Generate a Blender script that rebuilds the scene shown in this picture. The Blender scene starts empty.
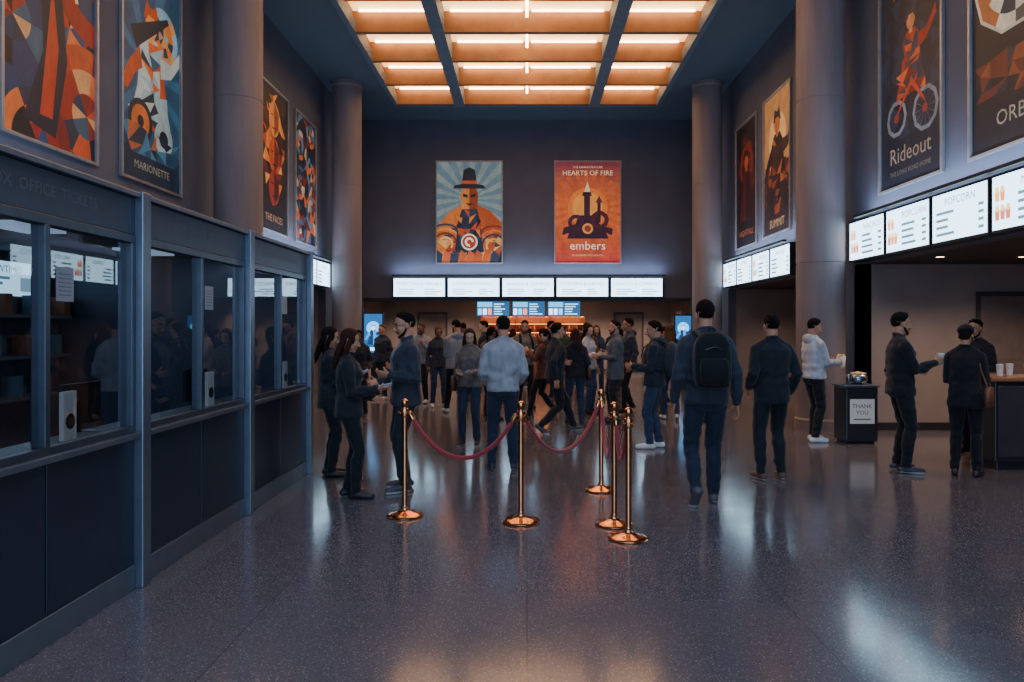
import bpy, math, random
import numpy as np
from mathutils import Vector, Matrix
random.seed(7)
D=bpy.data; SC=bpy.context.scene; COL=SC.collection
V=Vector
# ------------------------------------------------------------ materials
def lin(c):
    if isinstance(c,str):
        c=c.lstrip('#'); c=[int(c[i:i+2],16)/255 for i in (0,2,4)]
        c=[x/12.92 if x<=0.04045 else ((x+0.055)/1.055)**2.4 for x in c]
    return tuple(c)
MC={}
def nosample(m):
    try: m.cycles.emission_sampling='NONE'
    except Exception: pass
def mat(name,col,rough=.6,metal=0,var=.12,scale=6,bump=0,bscale=60,emit=None,es=0,spec=.5,stretch=(1,1,1),sheen=0):
    if name in MC: return MC[name]
    m=D.materials.new(name); m.use_nodes=True; nt=m.node_tree; N=nt.nodes; L=nt.links
    p=N['Principled BSDF']; c=lin(col)
    tc=N.new('ShaderNodeTexCoord'); mp=N.new('ShaderNodeMapping'); mp.inputs['Scale'].default_value=stretch
    L.new(tc.outputs['Object'],mp.inputs[0])
    nz=N.new('ShaderNodeTexNoise'); nz.inputs['Scale'].default_value=scale; nz.inputs['Detail'].default_value=4
    L.new(mp.outputs[0],nz.inputs['Vector'])
    cr=N.new('ShaderNodeValToRGB')
    cr.color_ramp.elements[0].position=.3; cr.color_ramp.elements[1].position=.7
    cr.color_ramp.elements[0].color=(*[x*(1-var) for x in c],1); cr.color_ramp.elements[1].color=(*[min(1,x*(1+var)) for x in c],1)
    L.new(nz.outputs[0],cr.inputs[0]); L.new(cr.outputs[0],p.inputs['Base Color'])
    p.inputs['Roughness'].default_value=rough; p.inputs['Metallic'].default_value=metal
    p.inputs['Specular IOR Level'].default_value=spec
    if sheen: p.inputs['Sheen Weight'].default_value=sheen
    if bump:
        n2=N.new('ShaderNodeTexNoise'); n2.inputs['Scale'].default_value=bscale; n2.inputs['Detail'].default_value=3
        L.new(mp.outputs[0],n2.inputs['Vector'])
        b=N.new('ShaderNodeBump'); b.inputs['Strength'].default_value=bump; b.inputs['Distance'].default_value=.01
        L.new(n2.outputs[0],b.inputs['Height']); L.new(b.outputs[0],p.inputs['Normal'])
    if emit is not None:
        p.inputs['Emission Color'].default_value=(*lin(emit),1); p.inputs['Emission Strength'].default_value=es
        nosample(m)
    MC[name]=m; return m
def artmat(name,es,rough=.5,sample=False,grain=.5):
    if name in MC: return MC[name]
    m=D.materials.new(name); m.use_nodes=True; nt=m.node_tree; N=nt.nodes; L=nt.links; p=N['Principled BSDF']
    a=N.new('ShaderNodeAttribute'); a.attribute_name='Col'
    nz=N.new('ShaderNodeTexNoise'); nz.inputs['Scale'].default_value=7; nz.inputs['Detail'].default_value=8; nz.inputs['Roughness'].default_value=.7
    rp=N.new('ShaderNodeValToRGB'); rp.color_ramp.elements[0].position=.32; rp.color_ramp.elements[0].color=(.25,.25,.25,1); rp.color_ramp.elements[1].position=.62; rp.color_ramp.elements[1].color=(1,1,1,1)
    mx=N.new('ShaderNodeMixRGB'); mx.blend_type='MULTIPLY'; mx.inputs[0].default_value=grain
    L.new(a.outputs['Color'],mx.inputs[1]); L.new(nz.outputs[0],rp.inputs[0]); L.new(rp.outputs[0],mx.inputs[2])
    L.new(mx.outputs[0],p.inputs['Base Color']); L.new(mx.outputs[0],p.inputs['Emission Color'])
    p.inputs['Emission Strength'].default_value=es; p.inputs['Roughness'].default_value=rough
    if not sample: nosample(m)
    MC[name]=m; return m
def fabric(c,name=None):
    return mat('fabric_'+(name or c.strip('#')),c,.85,0,.25,14,.35,90,stretch=(1,1,.5),sheen=.12,spec=.3)

# ------------------------------------------------------------ mesh builder
class MB:
    def __init__(s): s.v=[];s.f=[];s.m=[]
    def add(s,vs,fs,m=0):
        o=len(s.v); s.v+=[tuple(v) for v in vs]; s.f+=[tuple(i+o for i in f) for f in fs]; s.m+=[m]*len(fs)
    def box(s,x0,x1,y0,y1,z0,z1,m=0):
        s.add([(x0,y0,z0),(x1,y0,z0),(x1,y1,z0),(x0,y1,z0),(x0,y0,z1),(x1,y0,z1),(x1,y1,z1),(x0,y1,z1)],
              [(0,3,2,1),(4,5,6,7),(0,1,5,4),(1,2,6,5),(2,3,7,6),(3,0,4,7)],m)
    def rings(s,rs,m=0):
        n=len(rs[0]); vs=[]; fs=[]
        for r in rs: vs+=r
        for i in range(len(rs)-1):
            for j in range(n):
                k=(j+1)%n; fs.append((i*n+j,i*n+k,(i+1)*n+k,(i+1)*n+j))
        c0=sum((V(p) for p in rs[0]),V((0,0,0)))/n; c1=sum((V(p) for p in rs[-1]),V((0,0,0)))/n
        vs=vs+[c0,c1]; a=len(vs)-2
        for j in range(n):
            k=(j+1)%n; fs.append((a,k,j)); fs.append((a+1,(len(rs)-1)*n+j,(len(rs)-1)*n+k))
        s.add(vs,fs,m)
    def tube(s,pts,rad,seg=12,m=0,cap=True,flat=1.0,side=None):
        pts=[V(p) for p in pts]; rs=[]; n=len(pts)
        u=None; data=[]
        for i in range(n):
            t=(pts[min(i+1,n-1)]-pts[max(i-1,0)]).normalized()
            if u is None:
                u=V(side) if side else (V((0,0,1)) if abs(t.z)<.8 else V((1,0,0)))
            u=(u-t*u.dot(t)).normalized(); w=t.cross(u)
            data.append((pts[i],t,u.copy(),w,rad[i]))
        def ring(c,u,w,r):
            return [c+u*math.cos(2*math.pi*j/seg)*r+w*math.sin(2*math.pi*j/seg)*r*flat for j in range(seg)]
        if cap:
            c,t,u0,w,r=data[0]
            for a in (75,45,20): rs.append(ring(c-t*r*math.sin(math.radians(a)),u0,w,r*math.cos(math.radians(a))))
        for c,t,u0,w,r in data: rs.append(ring(c,u0,w,r))
        if cap:
            c,t,u0,w,r=data[-1]
            for a in (20,45,75): rs.append(ring(c+t*r*math.sin(math.radians(a)),u0,w,r*math.cos(math.radians(a))))
        s.rings(rs,m)
    def ell(s,c,r,m=0,seg=18,rg=11,R=None):
        c=V(c); rs=[]
        for i in range(1,rg):
            a=math.pi*i/rg; q=[]
            for j in range(seg):
                b=2*math.pi*j/seg
                p=V((r[0]*math.sin(a)*math.cos(b),r[1]*math.sin(a)*math.sin(b),-r[2]*math.cos(a)))
                if R is not None: p=R@p
                q.append(c+p)
            rs.append(q)
        s.rings(rs,m)
    def lathe(s,prof,c=(0,0,0),seg=28,m=0):
        c=V(c); s.rings([[c+V((r*math.cos(2*math.pi*j/seg),r*math.sin(2*math.pi*j/seg),z)) for j in range(seg)] for r,z in prof],m)
    def obj(s,name,mats,parent=None,smooth=False,bevel=0,loc=None,auto=False):
        if not isinstance(mats,(list,tuple)): mats=[mats]
        A=np.array(s.v)
        if loc is None:
            lo=A.min(0);hi=A.max(0); loc=((lo[0]+hi[0])/2,(lo[1]+hi[1])/2,lo[2])
        A=A-np.array(loc)
        me=D.meshes.new(name); me.from_pydata(A.tolist(),[],s.f)
        for m in mats: me.materials.append(m)
        me.polygons.foreach_set('material_index',s.m)
        me.polygons.foreach_set('use_smooth',[smooth]*len(s.f))
        if auto:
            try: me.set_sharp_from_angle(angle=math.radians(40))
            except Exception: pass
        me.update()
        ob=D.objects.new(name,me); COL.objects.link(ob); ob.location=loc
        if bevel:
            b=ob.modifiers.new('b','BEVEL'); b.width=bevel; b.segments=2; b.limit_method='ANGLE'
        if parent is not None: attach(ob,parent)
        return ob
def attach(ob,parent):
    ob.parent=parent
    ob.matrix_parent_inverse=(Matrix.Translation(parent.location)@parent.rotation_euler.to_matrix().to_4x4()).inverted()
def empty(name,loc):
    e=D.objects.new(name,None); e.location=loc; e.empty_display_size=.2; COL.objects.link(e); return e

# ------------------------------------------------------------ people
def remesh(mb,vox,it):
    me=D.meshes.new('t'); me.from_pydata(mb.v,[],mb.f)
    ob=D.objects.new('t',me); COL.objects.link(ob)
    m=ob.modifiers.new('r','REMESH'); m.mode='VOXEL'; m.voxel_size=vox
    if it: q=ob.modifiers.new('s','SMOOTH'); q.factor=.5; q.iterations=it
    dg=bpy.context.evaluated_depsgraph_get(); e=ob.evaluated_get(dg); m2=e.to_mesh()
    nv=len(m2.vertices); co=np.empty(nv*3); m2.vertices.foreach_get('co',co); co=co.reshape(-1,3)
    no=np.empty(nv*3); m2.vertices.foreach_get('normal',no); no=no.reshape(-1,3)
    np_=len(m2.polygons); lt=np.empty(np_,dtype=np.int32); m2.polygons.foreach_get('loop_total',lt)
    li=np.empty(len(m2.loops),dtype=np.int32); m2.loops.foreach_get('vertex_index',li)
    e.to_mesh_clear(); D.objects.remove(ob); D.meshes.remove(me)
    faces=np.split(li,np.cumsum(lt)[:-1])
    cen=np.array([co[f].mean(0) for f in faces])
    return co,no,faces,cen
def segdist(P,a,b,ra,rb):
    a=np.array(a);b=np.array(b); ab=b-a; t=np.clip(((P-a)@ab)/(ab@ab+1e-9),0,1)
    return np.linalg.norm(P-(a+t[:,None]*ab),axis=1)-(ra+(rb-ra)*t)
def ik(a,t,l1,l2,pole):
    a=V(a);t=V(t); d=t-a; L=d.length
    if L>(l1+l2)*.998: t=a+d*((l1+l2)*.998/L); d=t-a; L=d.length
    n=d/L; x=(l1*l1-l2*l2+L*L)/(2*L); h=math.sqrt(max(0,l1*l1-x*x))
    p=V(pole); p=(p-n*p.dot(n)).normalized()
    return a+n*x+p*h, t
SK={'a':'#b98264','b':'#9c6a4e','c':'#7a4e38','d':'#c89a7e'}
def person(name,x,y,yaw=0,h=1.75,sex='m',top='#1a1b20',bot='#14151a',shoe='#15151a',sole='#20202a',hair='short',hairc='#120d0b',
           skin='a',feet=((-.11,0,0),(.11,.02,0)),hands=(None,None),head=(0,0),lean=0,hem=.88,bulk=0,beard=False,hood=False,
           collar=True,pack=None,items=(),lod=0,glasses=False,inner=None,bag=None):
    s=h/1.75; F=sex=='f'
    rnd=random.Random(hash((round(x*100),round(y*100)))&0xffff)
    vb=(.010,.015)[lod]; vs_=(.005,.0085)[lod]
    ank=[];B=MB();seg=[]
    for i,(fx,fy,pitch) in enumerate(feet):
        sd=-1 if i==0 else 1
        yw=Matrix.Rotation(-sd*math.radians(9),3,'Z'); base=V((fx,fy,0))
        ball=V((0,.12,.0)); Rp=Matrix.Rotation(-math.radians(pitch),3,'X')
        def T(p): return base+yw@(ball+Rp@(V(p)-ball))
        a=T((0,0,.085)); ank.append(a)
        B.tube([T((0,-.045,.04)),T((0,.02,.045)),T((0,.10,.036)),T((0,.165,.03))],[.037,.040,.042,.034],14)
        B.tube([T((0,-.01,.05)),a],[.04,.042],12)
        seg.append(('shoe',T((0,-.045,.03)),T((0,.165,.03)),.04,.036))
    hz=.915
    hw=.090
    for i,a in enumerate(ank):
        hx=(-hw,hw)[i]; hor2=(a.x-hx)**2+a.y**2
        hz=min(hz,math.sqrt(max(.05,.838**2-hor2))+a.z)
    dz=hz-.915
    Rl=Matrix.Rotation(-math.radians(lean),3,'X'); hip=V((0,0,.93+dz))
    def TT(p): p=V(p)+V((0,0,dz)); return hip+Rl@(p-hip)
    for i,a in enumerate(ank):
        hj=V(((-hw,hw)[i],0,hz)); k,_=ik(hj,a,.425,.42,(0,1,0))
        mid=k.lerp(a,.32)+V((0,-.012,0)); tm=hj.lerp(k,.45)
        e=.004 if F else .008
        cuff=.049+bulk*.1
        B.tube([hj+V((0,0,-.01)),hj.lerp(k,.2),tm,k,mid,k.lerp(a,.7),a+V((0,0,.01))],[.094,.092,.080+e,.060+e,.060+e,.052+e,cuff],16)
        seg+= [('leg',hj,k,.085,.06),('leg',k,a+V((0,0,.02)),.06,.05)]
        B.ell((hj.x*.8,-.045,hz-.02),(.085,.075,.09))
    def torso(rs,m=0):
        out=[]
        for z,a,b,yo in rs:
            ring=[]
            for j in range(28):
                t=2*math.pi*j/28; cx=math.copysign(abs(math.cos(t))**.85,math.cos(t)); sy=math.copysign(abs(math.sin(t))**.85,math.sin(t))
                ring.append(TT((a*cx,b*sy+yo,z)))
            out.append(ring)
        B.rings(out,m)
    B2=bulk
    torso([(.81,.10,.07,0),(.85,.145,.10,-.005),(.95,.158,.115,-.005),(1.04,.145,.105,0)])
    shw=.178 if not F else .152
    if F: tr=[(hem,.168+B2,.122+B2,0),(hem+.03,.17+B2,.125+B2,0),(.98,.155+B2,.112+B2,0),(1.1,.130+B2,.098+B2,0),(1.2,.142+B2,.105+B2,.0),(1.3,.155+B2,.112+B2,.005),(1.37,.155+B2*.6,.1+B2*.5,-.005),(1.42,.125,.076,-.01),(1.455,.075,.062,-.012),(1.49,.054,.052,-.012)]
    else: tr=[(hem,.168+B2,.125+B2,0),(hem+.03,.17+B2,.128+B2,0),(1.0,.160+B2,.116+B2,0),(1.1,.156+B2,.112+B2,0),(1.2,.168+B2,.118+B2,0),(1.3,.184+B2,.124+B2,.003),(1.37,.186+B2*.6,.110+B2*.5,-.005),(1.415,.155,.088,-.012),(1.455,.09,.068,-.015),(1.495,.060,.058,-.014)]
    torso(tr)
    for sx in (-1,1): B.tube([TT((sx*.02,-.02,1.475)),TT((sx*.07,-.018,1.452)),TT((sx*shw*.72,-.012,1.415)),TT((sx*shw,-.008,1.378))],[.048,.046,.047+B2*.3,.052+B2*.4],14)
    if F:
        for sx in (-1,1): B.ell(TT((sx*.065,.075+B2,1.28)),(.062,.045,.06))
    seg+=[('top',TT((0,0,hem+.10)),TT((0,0,1.42)),.15+B2,.14),('top',TT((-shw*.8,0,1.4)),TT((shw*.8,0,1.4)),.07,.07)]
    seg.append(('low',TT((0,0,.86)),TT((0,0,hem-.02)) if hem>.9 else TT((0,0,.861)),.13,.14))
    if collar:
        B.tube([TT((.056*math.cos(t),.056*math.sin(t)-.012,1.502+.012*math.sin(-t))) for t in [math.radians(120+ q*30) for q in range(0,11)]],[.013]*11,8)
    if hood:
        B.ell(TT((0,-.085-B2*.5,1.46)),(.11,.055,.07)); B.tube([TT((-.07,.0,1.48)),TT((-.09,-.05,1.46)),TT((0,-.09,1.45)),TT((.09,-.05,1.46)),TT((.07,0,1.48))],[.028]*5,10)
    S=MB(); HI=[]
    for i in (0,1):
        sd=-1 if i==0 else 1
        sh=TT((sd*shw,-.005,1.372)); tg=hands[i]
        curl=20
        if tg is None: w0=TT((sd*(.235+B2*.6),.05,.875)); w0.y=max(w0.y,.03)+ (sh.y*.6); pole=(sd*.25,-1,0)
        else: w0=V(tg[:3])+V((0,0,dz)); pole=(sd*.35,-.7,-.7); curl=tg[3] if len(tg)>3 else 40
        el,w=ik(sh,w0,.275,.258,pole)
        up=.053+B2*.6
        B.ell(sh+V((0,0,-.012)),(.055+B2*.4,.060+B2*.4,.058+B2*.3))
        B.tube([sh,sh.lerp(el,.5),el,el.lerp(w,.4),w-(w-el).normalized()*.012],[up,up-.004,.047+B2*.5,.046+B2*.5,.036+B2*.3],14)
        seg+=[('top',sh,el,up,.048+B2*.5),('top',el,w,.048+B2*.5,.036)]
        d=(w-el).normalized(); inw=V((-sd,0,0))
        if tg is not None and len(tg)>4: inw=V(tg[4])
        elif abs(inw.dot(d))>.8: inw=V((0,-1,.3))
        n=(inw-d*inw.dot(d)).normalized(); t=d.cross(n)
        if t.dot(V((0,1,.6)))<0: t=-t
        rs=[]
        for q,a,b in ((-.05,.024,.02),(-.01,.026,.019),(.015,.032,.017),(.045,.040,.0165),(.075,.041,.014),(.09,.037,.011)):
            c=w+d*q; rs.append([c+t*a*math.cos(2*math.pi*j/14)+n*b*math.sin(2*math.pi*j/14) for j in range(14)])
        S.rings(rs)
        for o,ln,r in ((.033,.068,.0085),(.011,.077,.0088),(-.011,.071,.0085),(-.032,.055,.0078)):
            p=w+d*.078+t*o; dirn=d.copy()+t*o*1.8; dirn.normalize(); pts=[p-d*.01]; c=curl*(.8 if o>0 else 1.1)
            for sgl in (.45,.32,.25):
                pts.append(p:=p+dirn*ln*sgl)
                dirn=(Matrix.Rotation(math.radians(c),3,d.cross(n))@dirn)
            S.tube(pts,[r+.001,r,r*.93,r*.85],8)
        tb=w+d*.022+t*.03; td=(t*.62+d*.7+n*.3).normalized(); 
        S.tube([tb-td*.01,tb+td*.032,tb+td*.032+(td*.6+d*.4+n*(.3+curl/90)).normalized()*.03],[.014,.0115,.009],8)
        HI.append((w,d,n,t))
    hc=TT((0,.012,1.620)); Rh=Matrix.Rotation(math.radians(head[0]),3,'Z')@Matrix.Rotation(-math.radians(head[1]+lean*.4),3,'X')
    hs=1.0 if F else 1.04
    def H(p): return hc+Rh@(V(p)*hs)
    def he(c,r,M=S): M.ell(H(c),[q*hs for q in r],R=Rh)
    he((0,-.012,.028),(.073,.095,.086)); he((0,.022,-.03),(.060,.066,.083))
    jw=.047 if not F else .041
    he((0,.028,-.076),(jw,.05,.036)); he((0,.064,-.098),(.021,.018,.016))
    S.tube([H((-.044,.07,.02)),H((-.02,.083,.024)),H((.02,.083,.024)),H((.044,.07,.02))],[.009,.011,.011,.009],8)
    S.tube([H((0,.084,.014)),H((0,.098,-.012)),H((0,.106,-.034))],[.008,.010,.0135],8)
    for sx in (-1,1):
        he((sx*.012,.096,-.037),(.009,.011,.008)); he((sx*.034,.056,-.032),(.024,.022,.024)); he((sx*.074,-.006,-.008),(.008,.018,.030))
    S.tube([H((-.022,.079,-.063)),H((0,.088,-.059)),H((.022,.079,-.063))],[.004,.007,.004],8)
    S.tube([H((-.018,.079,-.071)),H((0,.085,-.071)),H((.018,.079,-.071))],[.004,.007,.004],8)
    nr=.054 if not F else .045
    S.tube([H((0,-.022,-.03)),H((0,-.022,-.07)),TT((0,-.012,1.49)),TT((0,-.012,1.44))],[nr,nr,nr+.002,nr+.01],16)
    Hm=MB()
    rs=[]
    for i in range(0,15):
        ring=[]
        for j in range(36):
            b=2*math.pi*j/36; fwd=math.sin(b)
            side=max(0,1-abs(fwd-.05)/.3)*.35
            low=math.radians(-56 if fwd<-.35 else (-56+ (fwd+.35)/.55*60 if fwd<.2 else (4+(fwd-.2)/.8*36)))-side*.5
            el_=low+(math.pi/2-low)*i/14*.985
            th=(.004+.010*max(0,math.sin(el_)))
            if i==0: th=-.012
            elif i==1: th=.0005
            elif i==2: th=min(th,.004)
            ex=(.073+th)*math.cos(el_)*math.cos(b); ey=-.012+(.095+th)*math.cos(el_)*math.sin(b); ez=.028+(.086+th)*math.sin(el_)
            if fwd<0 and el_<0: ex*=.93
            ring.append(H((ex,ey,ez)))
        rs.append(ring)
    Hm.rings(rs)
    if hair=='short':
        Hm.tube([H((-.035,.035,.104)),H((0,.045,.112)),H((.04,.03,.103))],[.010,.013,.010],8)
    if hair in('long','pony','cap'):
        for sx in (-1,1): he((sx*.066,.01,.01),(.014,.036,.05),Hm)
        he((0,-.05,-.0),(.06,.05,.06),Hm)
    if hair=='long':
        for sx in (-1,1): Hm.tube([H((sx*.055,.015,.07)),H((sx*.072,.0,.0)),H((sx*.08,-.012,-.06)),H((sx*.082,-.02,-.12)),H((sx*.08,-.01,-.21)),H((sx*.078,.0,-.27))],[.024,.024,.028,.032,.028,.010],10)
        Hm.tube([H((0,-.05,.04)),H((0,-.07,-.05)),H((0,-.085,-.14)),H((0,-.09,-.24)),H((0,-.085,-.31))],[.072,.078,.082,.07,.03],14,flat=.45,side=(Rh@V((1,0,0))))
    if hair=='pony':
        he((0,-.118,.04),(.03,.03,.03),Hm); Hm.tube([H((0,-.11,.04)),H((0,-.15,-.01)),H((0,-.145,-.08)),H((0,-.135,-.17))],[.02,.028,.026,.010],10)
    if hair=='bun': he((0,-.095,.095),(.038,.038,.036),Hm)
    if beard:
        Hm.tube([H((-.060,.0,-.03)),H((-.053,.03,-.075)),H((-.03,.060,-.098)),H((0,.068,-.105)),H((.03,.060,-.098)),H((.053,.03,-.075)),H((.060,.0,-.03))],[.008,.013,.015,.016,.015,.013,.008],10)
        Hm.tube([H((-.026,.074,-.068)),H((-.014,.087,-.051)),H((.014,.087,-.051)),H((.026,.074,-.068))],[.006,.0055,.0055,.006],8)
    co,no,fa,cen=remesh(B,vb,3 if lod==0 else 2)
    rs_=np.random.RandomState(rnd.randint(0,9999)); disp=np.zeros(len(co))
    for k in range(7):
        dr=rs_.normal(size=3)*np.array([1,1,1.9]); dr/=np.linalg.norm(dr); d2=rs_.normal(size=3)
        disp+=np.sin(co@dr*rs_.uniform(30,75)+rs_.uniform(0,6)+1.8*np.sin(co@d2*9+rs_.uniform(0,6)))*rs_.uniform(.4,1)
    disp=np.sign(disp)*np.abs(disp)**.8
    amp=.0016+.002*np.exp(-((co[:,2]-.5)/.09)**2)+.0022*np.exp(-((co[:,2]-1.08)/.08)**2)+.0025*np.exp(-((co[:,2]-.16)/.07)**2)
    co=co+no*(disp*amp*(1+bulk*12))[:,None]*np.clip((co[:,2]-.09)*20,0,1)[:,None]
    co[:,2]=np.maximum(co[:,2],0.0)
    Dm=np.array([segdist(cen,a,b,r0,r1) for _,a,b,r0,r1 in seg]); idx=Dm.argmin(0); lab=np.array([q[0] for q in seg])[idx]
    Rli=np.array(Rl.transposed()); hp=np.array(hip); lc=((cen-hp)@Rli.T); zt=lc[:,2]+hp[2]-dz
    mi=np.ones(len(cen),dtype=int)
    mi[lab=='top']=0
    mi[((lab=='leg')|(lab=='low'))&(zt>hem-.004)]=0
    mi[(lab=='top')&(zt<hem-.004)&(np.abs(cen[:,0])<.15)&(Dm[len(seg)-4:].min(0)>.02)]=1
    mi[lab=='shoe']=2
    mi[(lab=='leg')&(cen[:,2]<.075)]=2
    mi[(mi==2)&(cen[:,2]<.022)]=3
    if inner:
        armd=Dm[len(seg)-4:].min(0)
        mi[(mi==0)&(lc[:,1]>.05)&(np.abs(lc[:,0])<.025+.05*np.clip((zt-.95)/.5,0,1))&(zt>.9)&(zt<1.5)&(armd>.015)]=7
    VV=[co];FF=[f.tolist() for f in fa];MM=list(mi); off=len(co)
    co2,no2,fa2,cen2=remesh(S,vs_,1)
    Hi=np.array(Rh.transposed()); hl=((cen2-np.array(hc))@Hi.T)/hs
    m2=np.full(len(cen2),4)
    m2[(np.abs(hl[:,0])<.020)&(hl[:,1]>.080)&(hl[:,2]<-.056)&(hl[:,2]>-.075)]=6
    m2[(np.abs(hl[:,0])>.014)&(np.abs(hl[:,0])<.046)&(hl[:,1]>.06)&(hl[:,2]>.022)&(hl[:,2]<.031)]=5
    VV.append(co2);FF+=[(f+off).tolist() for f in fa2];MM+=list(m2);off+=len(co2)
    co3,no3,fa3,cen3=remesh(Hm,vs_*.9,1)
    hl3=((co3-np.array(hc))@Hi.T)
    st=np.sin(hl3[:,0]*260+hl3[:,2]*40)*np.sin(hl3[:,1]*170+3*hl3[:,2]*20)
    co3=co3+no3*(st*.0016)[:,None]
    VV.append(co3);FF+=[(f+off).tolist() for f in fa3];MM+=[5]*len(fa3);off+=len(co3)
    E=MB()
    for sx in (-1,1):
        E.ell(H((sx*.030,.0675,.0)),(.0125,.0125,.0095),8,10,7); E.ell(H((sx*.030,.0765,-.0005)),(.0052,.0045,.0056),9,8,6)
    if glasses:
        for sx in (-1,1):
            E.tube([H((sx*.031+.022*math.cos(t),.092,.0+.017*math.sin(t))) for t in [2*math.pi*q/12 for q in range(13)]],[.002]*13,5,9,cap=False)
            E.tube([H((sx*.053,.09,.004)),H((sx*.079,.0,.004))],[.002,.002],5,9)
        E.tube([H((-.01,.094,.002)),H((.01,.094,.002))],[.002,.002],5,9)
    VV.append(np.array(E.v));FF+=[[i+off for i in f] for f in E.f];MM+=E.m
    A=np.vstack(VV)*s
    me=D.meshes.new(name); me.from_pydata(A.tolist(),[],FF)
    for m in (fabric(top),fabric(bot),mat('shoe_'+shoe.strip('#'),shoe,.5,0,.15),mat('sole_'+sole.strip('#'),sole,.6),
              mat('skin_'+skin,SK[skin],.5,0,.08,20,.1,150),mat('hair_'+hairc.strip('#'),hairc,.8,0,.4,60,.6,200,stretch=(3,3,.4),spec=.15),
              mat('lips_'+skin,'#8a5044',.5),fabric(inner or '#555a60'),mat('eye_white','#b9b4ad',.3),mat('iris','#1a120c',.2)):
        me.materials.append(m)
    me.polygons.foreach_set('material_index',[int(q) for q in MM]); me.polygons.foreach_set('use_smooth',[True]*len(FF)); me.update()
    ob=D.objects.new(name,me); COL.objects.link(ob); ob.location=(x,y,0); ob.rotation_euler=(0,0,math.radians(yaw))
    def child(mb,nm,mats,bev=0,smooth=True):
        mb.v=[tuple(q*s for q in p) for p in mb.v]
        c=mb.obj(nm,mats,None,smooth,bev,loc=(0,0,0)); c.parent=ob; return c
    if pack:
        P=MB(); fab=fabric(pack); y0=-(.118+B2)
        rs=[]
        for z,a,b in ((1.0,.10,.05),(1.02,.135,.075),(1.1,.15,.088),(1.25,.155,.09),(1.36,.148,.082),(1.41,.125,.065),(1.45,.085,.04),(1.465,.03,.015)):
            rs.append([TT((a*math.copysign(abs(math.cos(t))**.6,math.cos(t)),y0-.085+b*math.copysign(abs(math.sin(t))**.6,math.sin(t)),z)) for t in [2*math.pi*j/28 for j in range(28)]])
        P.rings(rs)
        rs=[]
        for z,a,b in ((1.03,.08,.03),(1.05,.112,.045),(1.15,.12,.05),(1.23,.112,.04),(1.25,.09,.02)):
            rs.append([TT((a*math.copysign(abs(math.cos(t))**.6,math.cos(t)),y0-.165+b*math.copysign(abs(math.sin(t))**.6,math.sin(t)),z)) for t in [2*math.pi*j/24 for j in range(24)]])
        P.rings(rs,1)
        P.tube([TT((-.03,y0-.07,1.455)),TT((-.02,y0-.07,1.495)),TT((.02,y0-.07,1.495)),TT((.03,y0-.07,1.455))],[.008]*4,8,1)
        P.tube([TT((-.1,y0-.155,1.31)),TT((0,y0-.182,1.34)),TT((.1,y0-.155,1.31))],[.005]*3,6,2)
        for sx in (-1,1):
            P.tube([TT((sx*.08,y0-.04,1.42)),TT((sx*.095,-.075,1.475)),TT((sx*.105,.0,1.478)),TT((sx*.115,.105+B2,1.38)),TT((sx*.13,.138+B2,1.27)),TT((sx*.15,.09+B2,1.15)),TT((sx*.165+sx*B2,-.03,1.08)),TT((sx*.13,y0-.06,1.06))],[.024,.026,.026,.026,.024,.018,.014,.014],10,1,flat=.35,side=(1,0,0))
        child(P,'backpack',[fab,fabric('#0c0d10'),mat('zip_metal','#5a5a60',.4,1)])
    for kind,hi in items:
        w,d,n,t=HI[hi]; c=w+d*.10+n*.03; I=MB()
        if kind=='phone':
            u=(t*.2+d).normalized(); rs=[]
            for q in (-.07,.07):
                p=c+u*q; rs.append([p+t.cross(u).cross(u).normalized()*a*.036+ n*b*.005 for a,b in ((-1,-1),(1,-1),(1,1),(-1,1))])
            I.rings(rs); child(I,'phone',mat('phone_body','#101216',.2,0,emit='#88a8d8',es=.25),0,False)
        if kind=='cup':
            I.lathe([(.026,-.06),(.03,-.02),(.036,.05),(.038,.055),(.038,.065),(.03,.072)],c); child(I,'paper_cup',mat('cup_paper','#d8d4cc',.6))
        if kind=='popcorn':
            I.lathe([(.045,-.09),(.05,-.05),(.065,.08)],c)
            for q in range(26):
                a=q*2.4; r=.055*math.sqrt(q/26); I.ell(c+V((r*math.cos(a),r*math.sin(a),.09+.015*math.cos(q*1.7))),(.014,.013,.012),1,7,5)
            child(I,'popcorn_bucket',[mat('bucket_card','#d9d2c6',.6),mat('popcorn','#e8c880',.7)])
    if bag:
        G=MB(); sx=bag[0]; c=TT((sx*.24,-.03,.93))
        rs=[[c+V((.045*a*math.cos(t),.15*a*math.copysign(abs(math.sin(t))**.6,math.sin(t)),z)) for t in [2*math.pi*j/20 for j in range(20)]] for z,a in ((-.12,.7),(-.11,.95),(0,1),(.1,.85),(.11,.6))]
        G.rings(rs); G.tube([c+V((0,-.1,.1)),TT((sx*.16,-.08,1.25)),TT((sx*.13,-.02,1.46)),TT((sx*.16,.1,1.25)),c+V((0,.1,.1))],[.009]*5,8)
        child(G,'handbag',mat('bag_leather_'+bag[1].strip('#'),bag[1],.45,0,.15,20,.2,80))
    if hair=='cap':
        C=MB(); rs=[]
        for a in (0,20,40,60,80): rs.append([H((.090*math.cos(math.radians(a))*math.cos(t),-.012+.110*math.cos(math.radians(a))*math.sin(t),.05+.086*math.sin(math.radians(a)))) for t in [2*math.pi*j/24 for j in range(24)]])
        C.rings(rs); C.ell(H((0,.1,.058)),(.062,.06,.008),R=Rh); C.ell(H((0,-.012,.138)),(.008,.008,.006))
        child(C,'cap',fabric('#101014'))
    return ob

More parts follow.
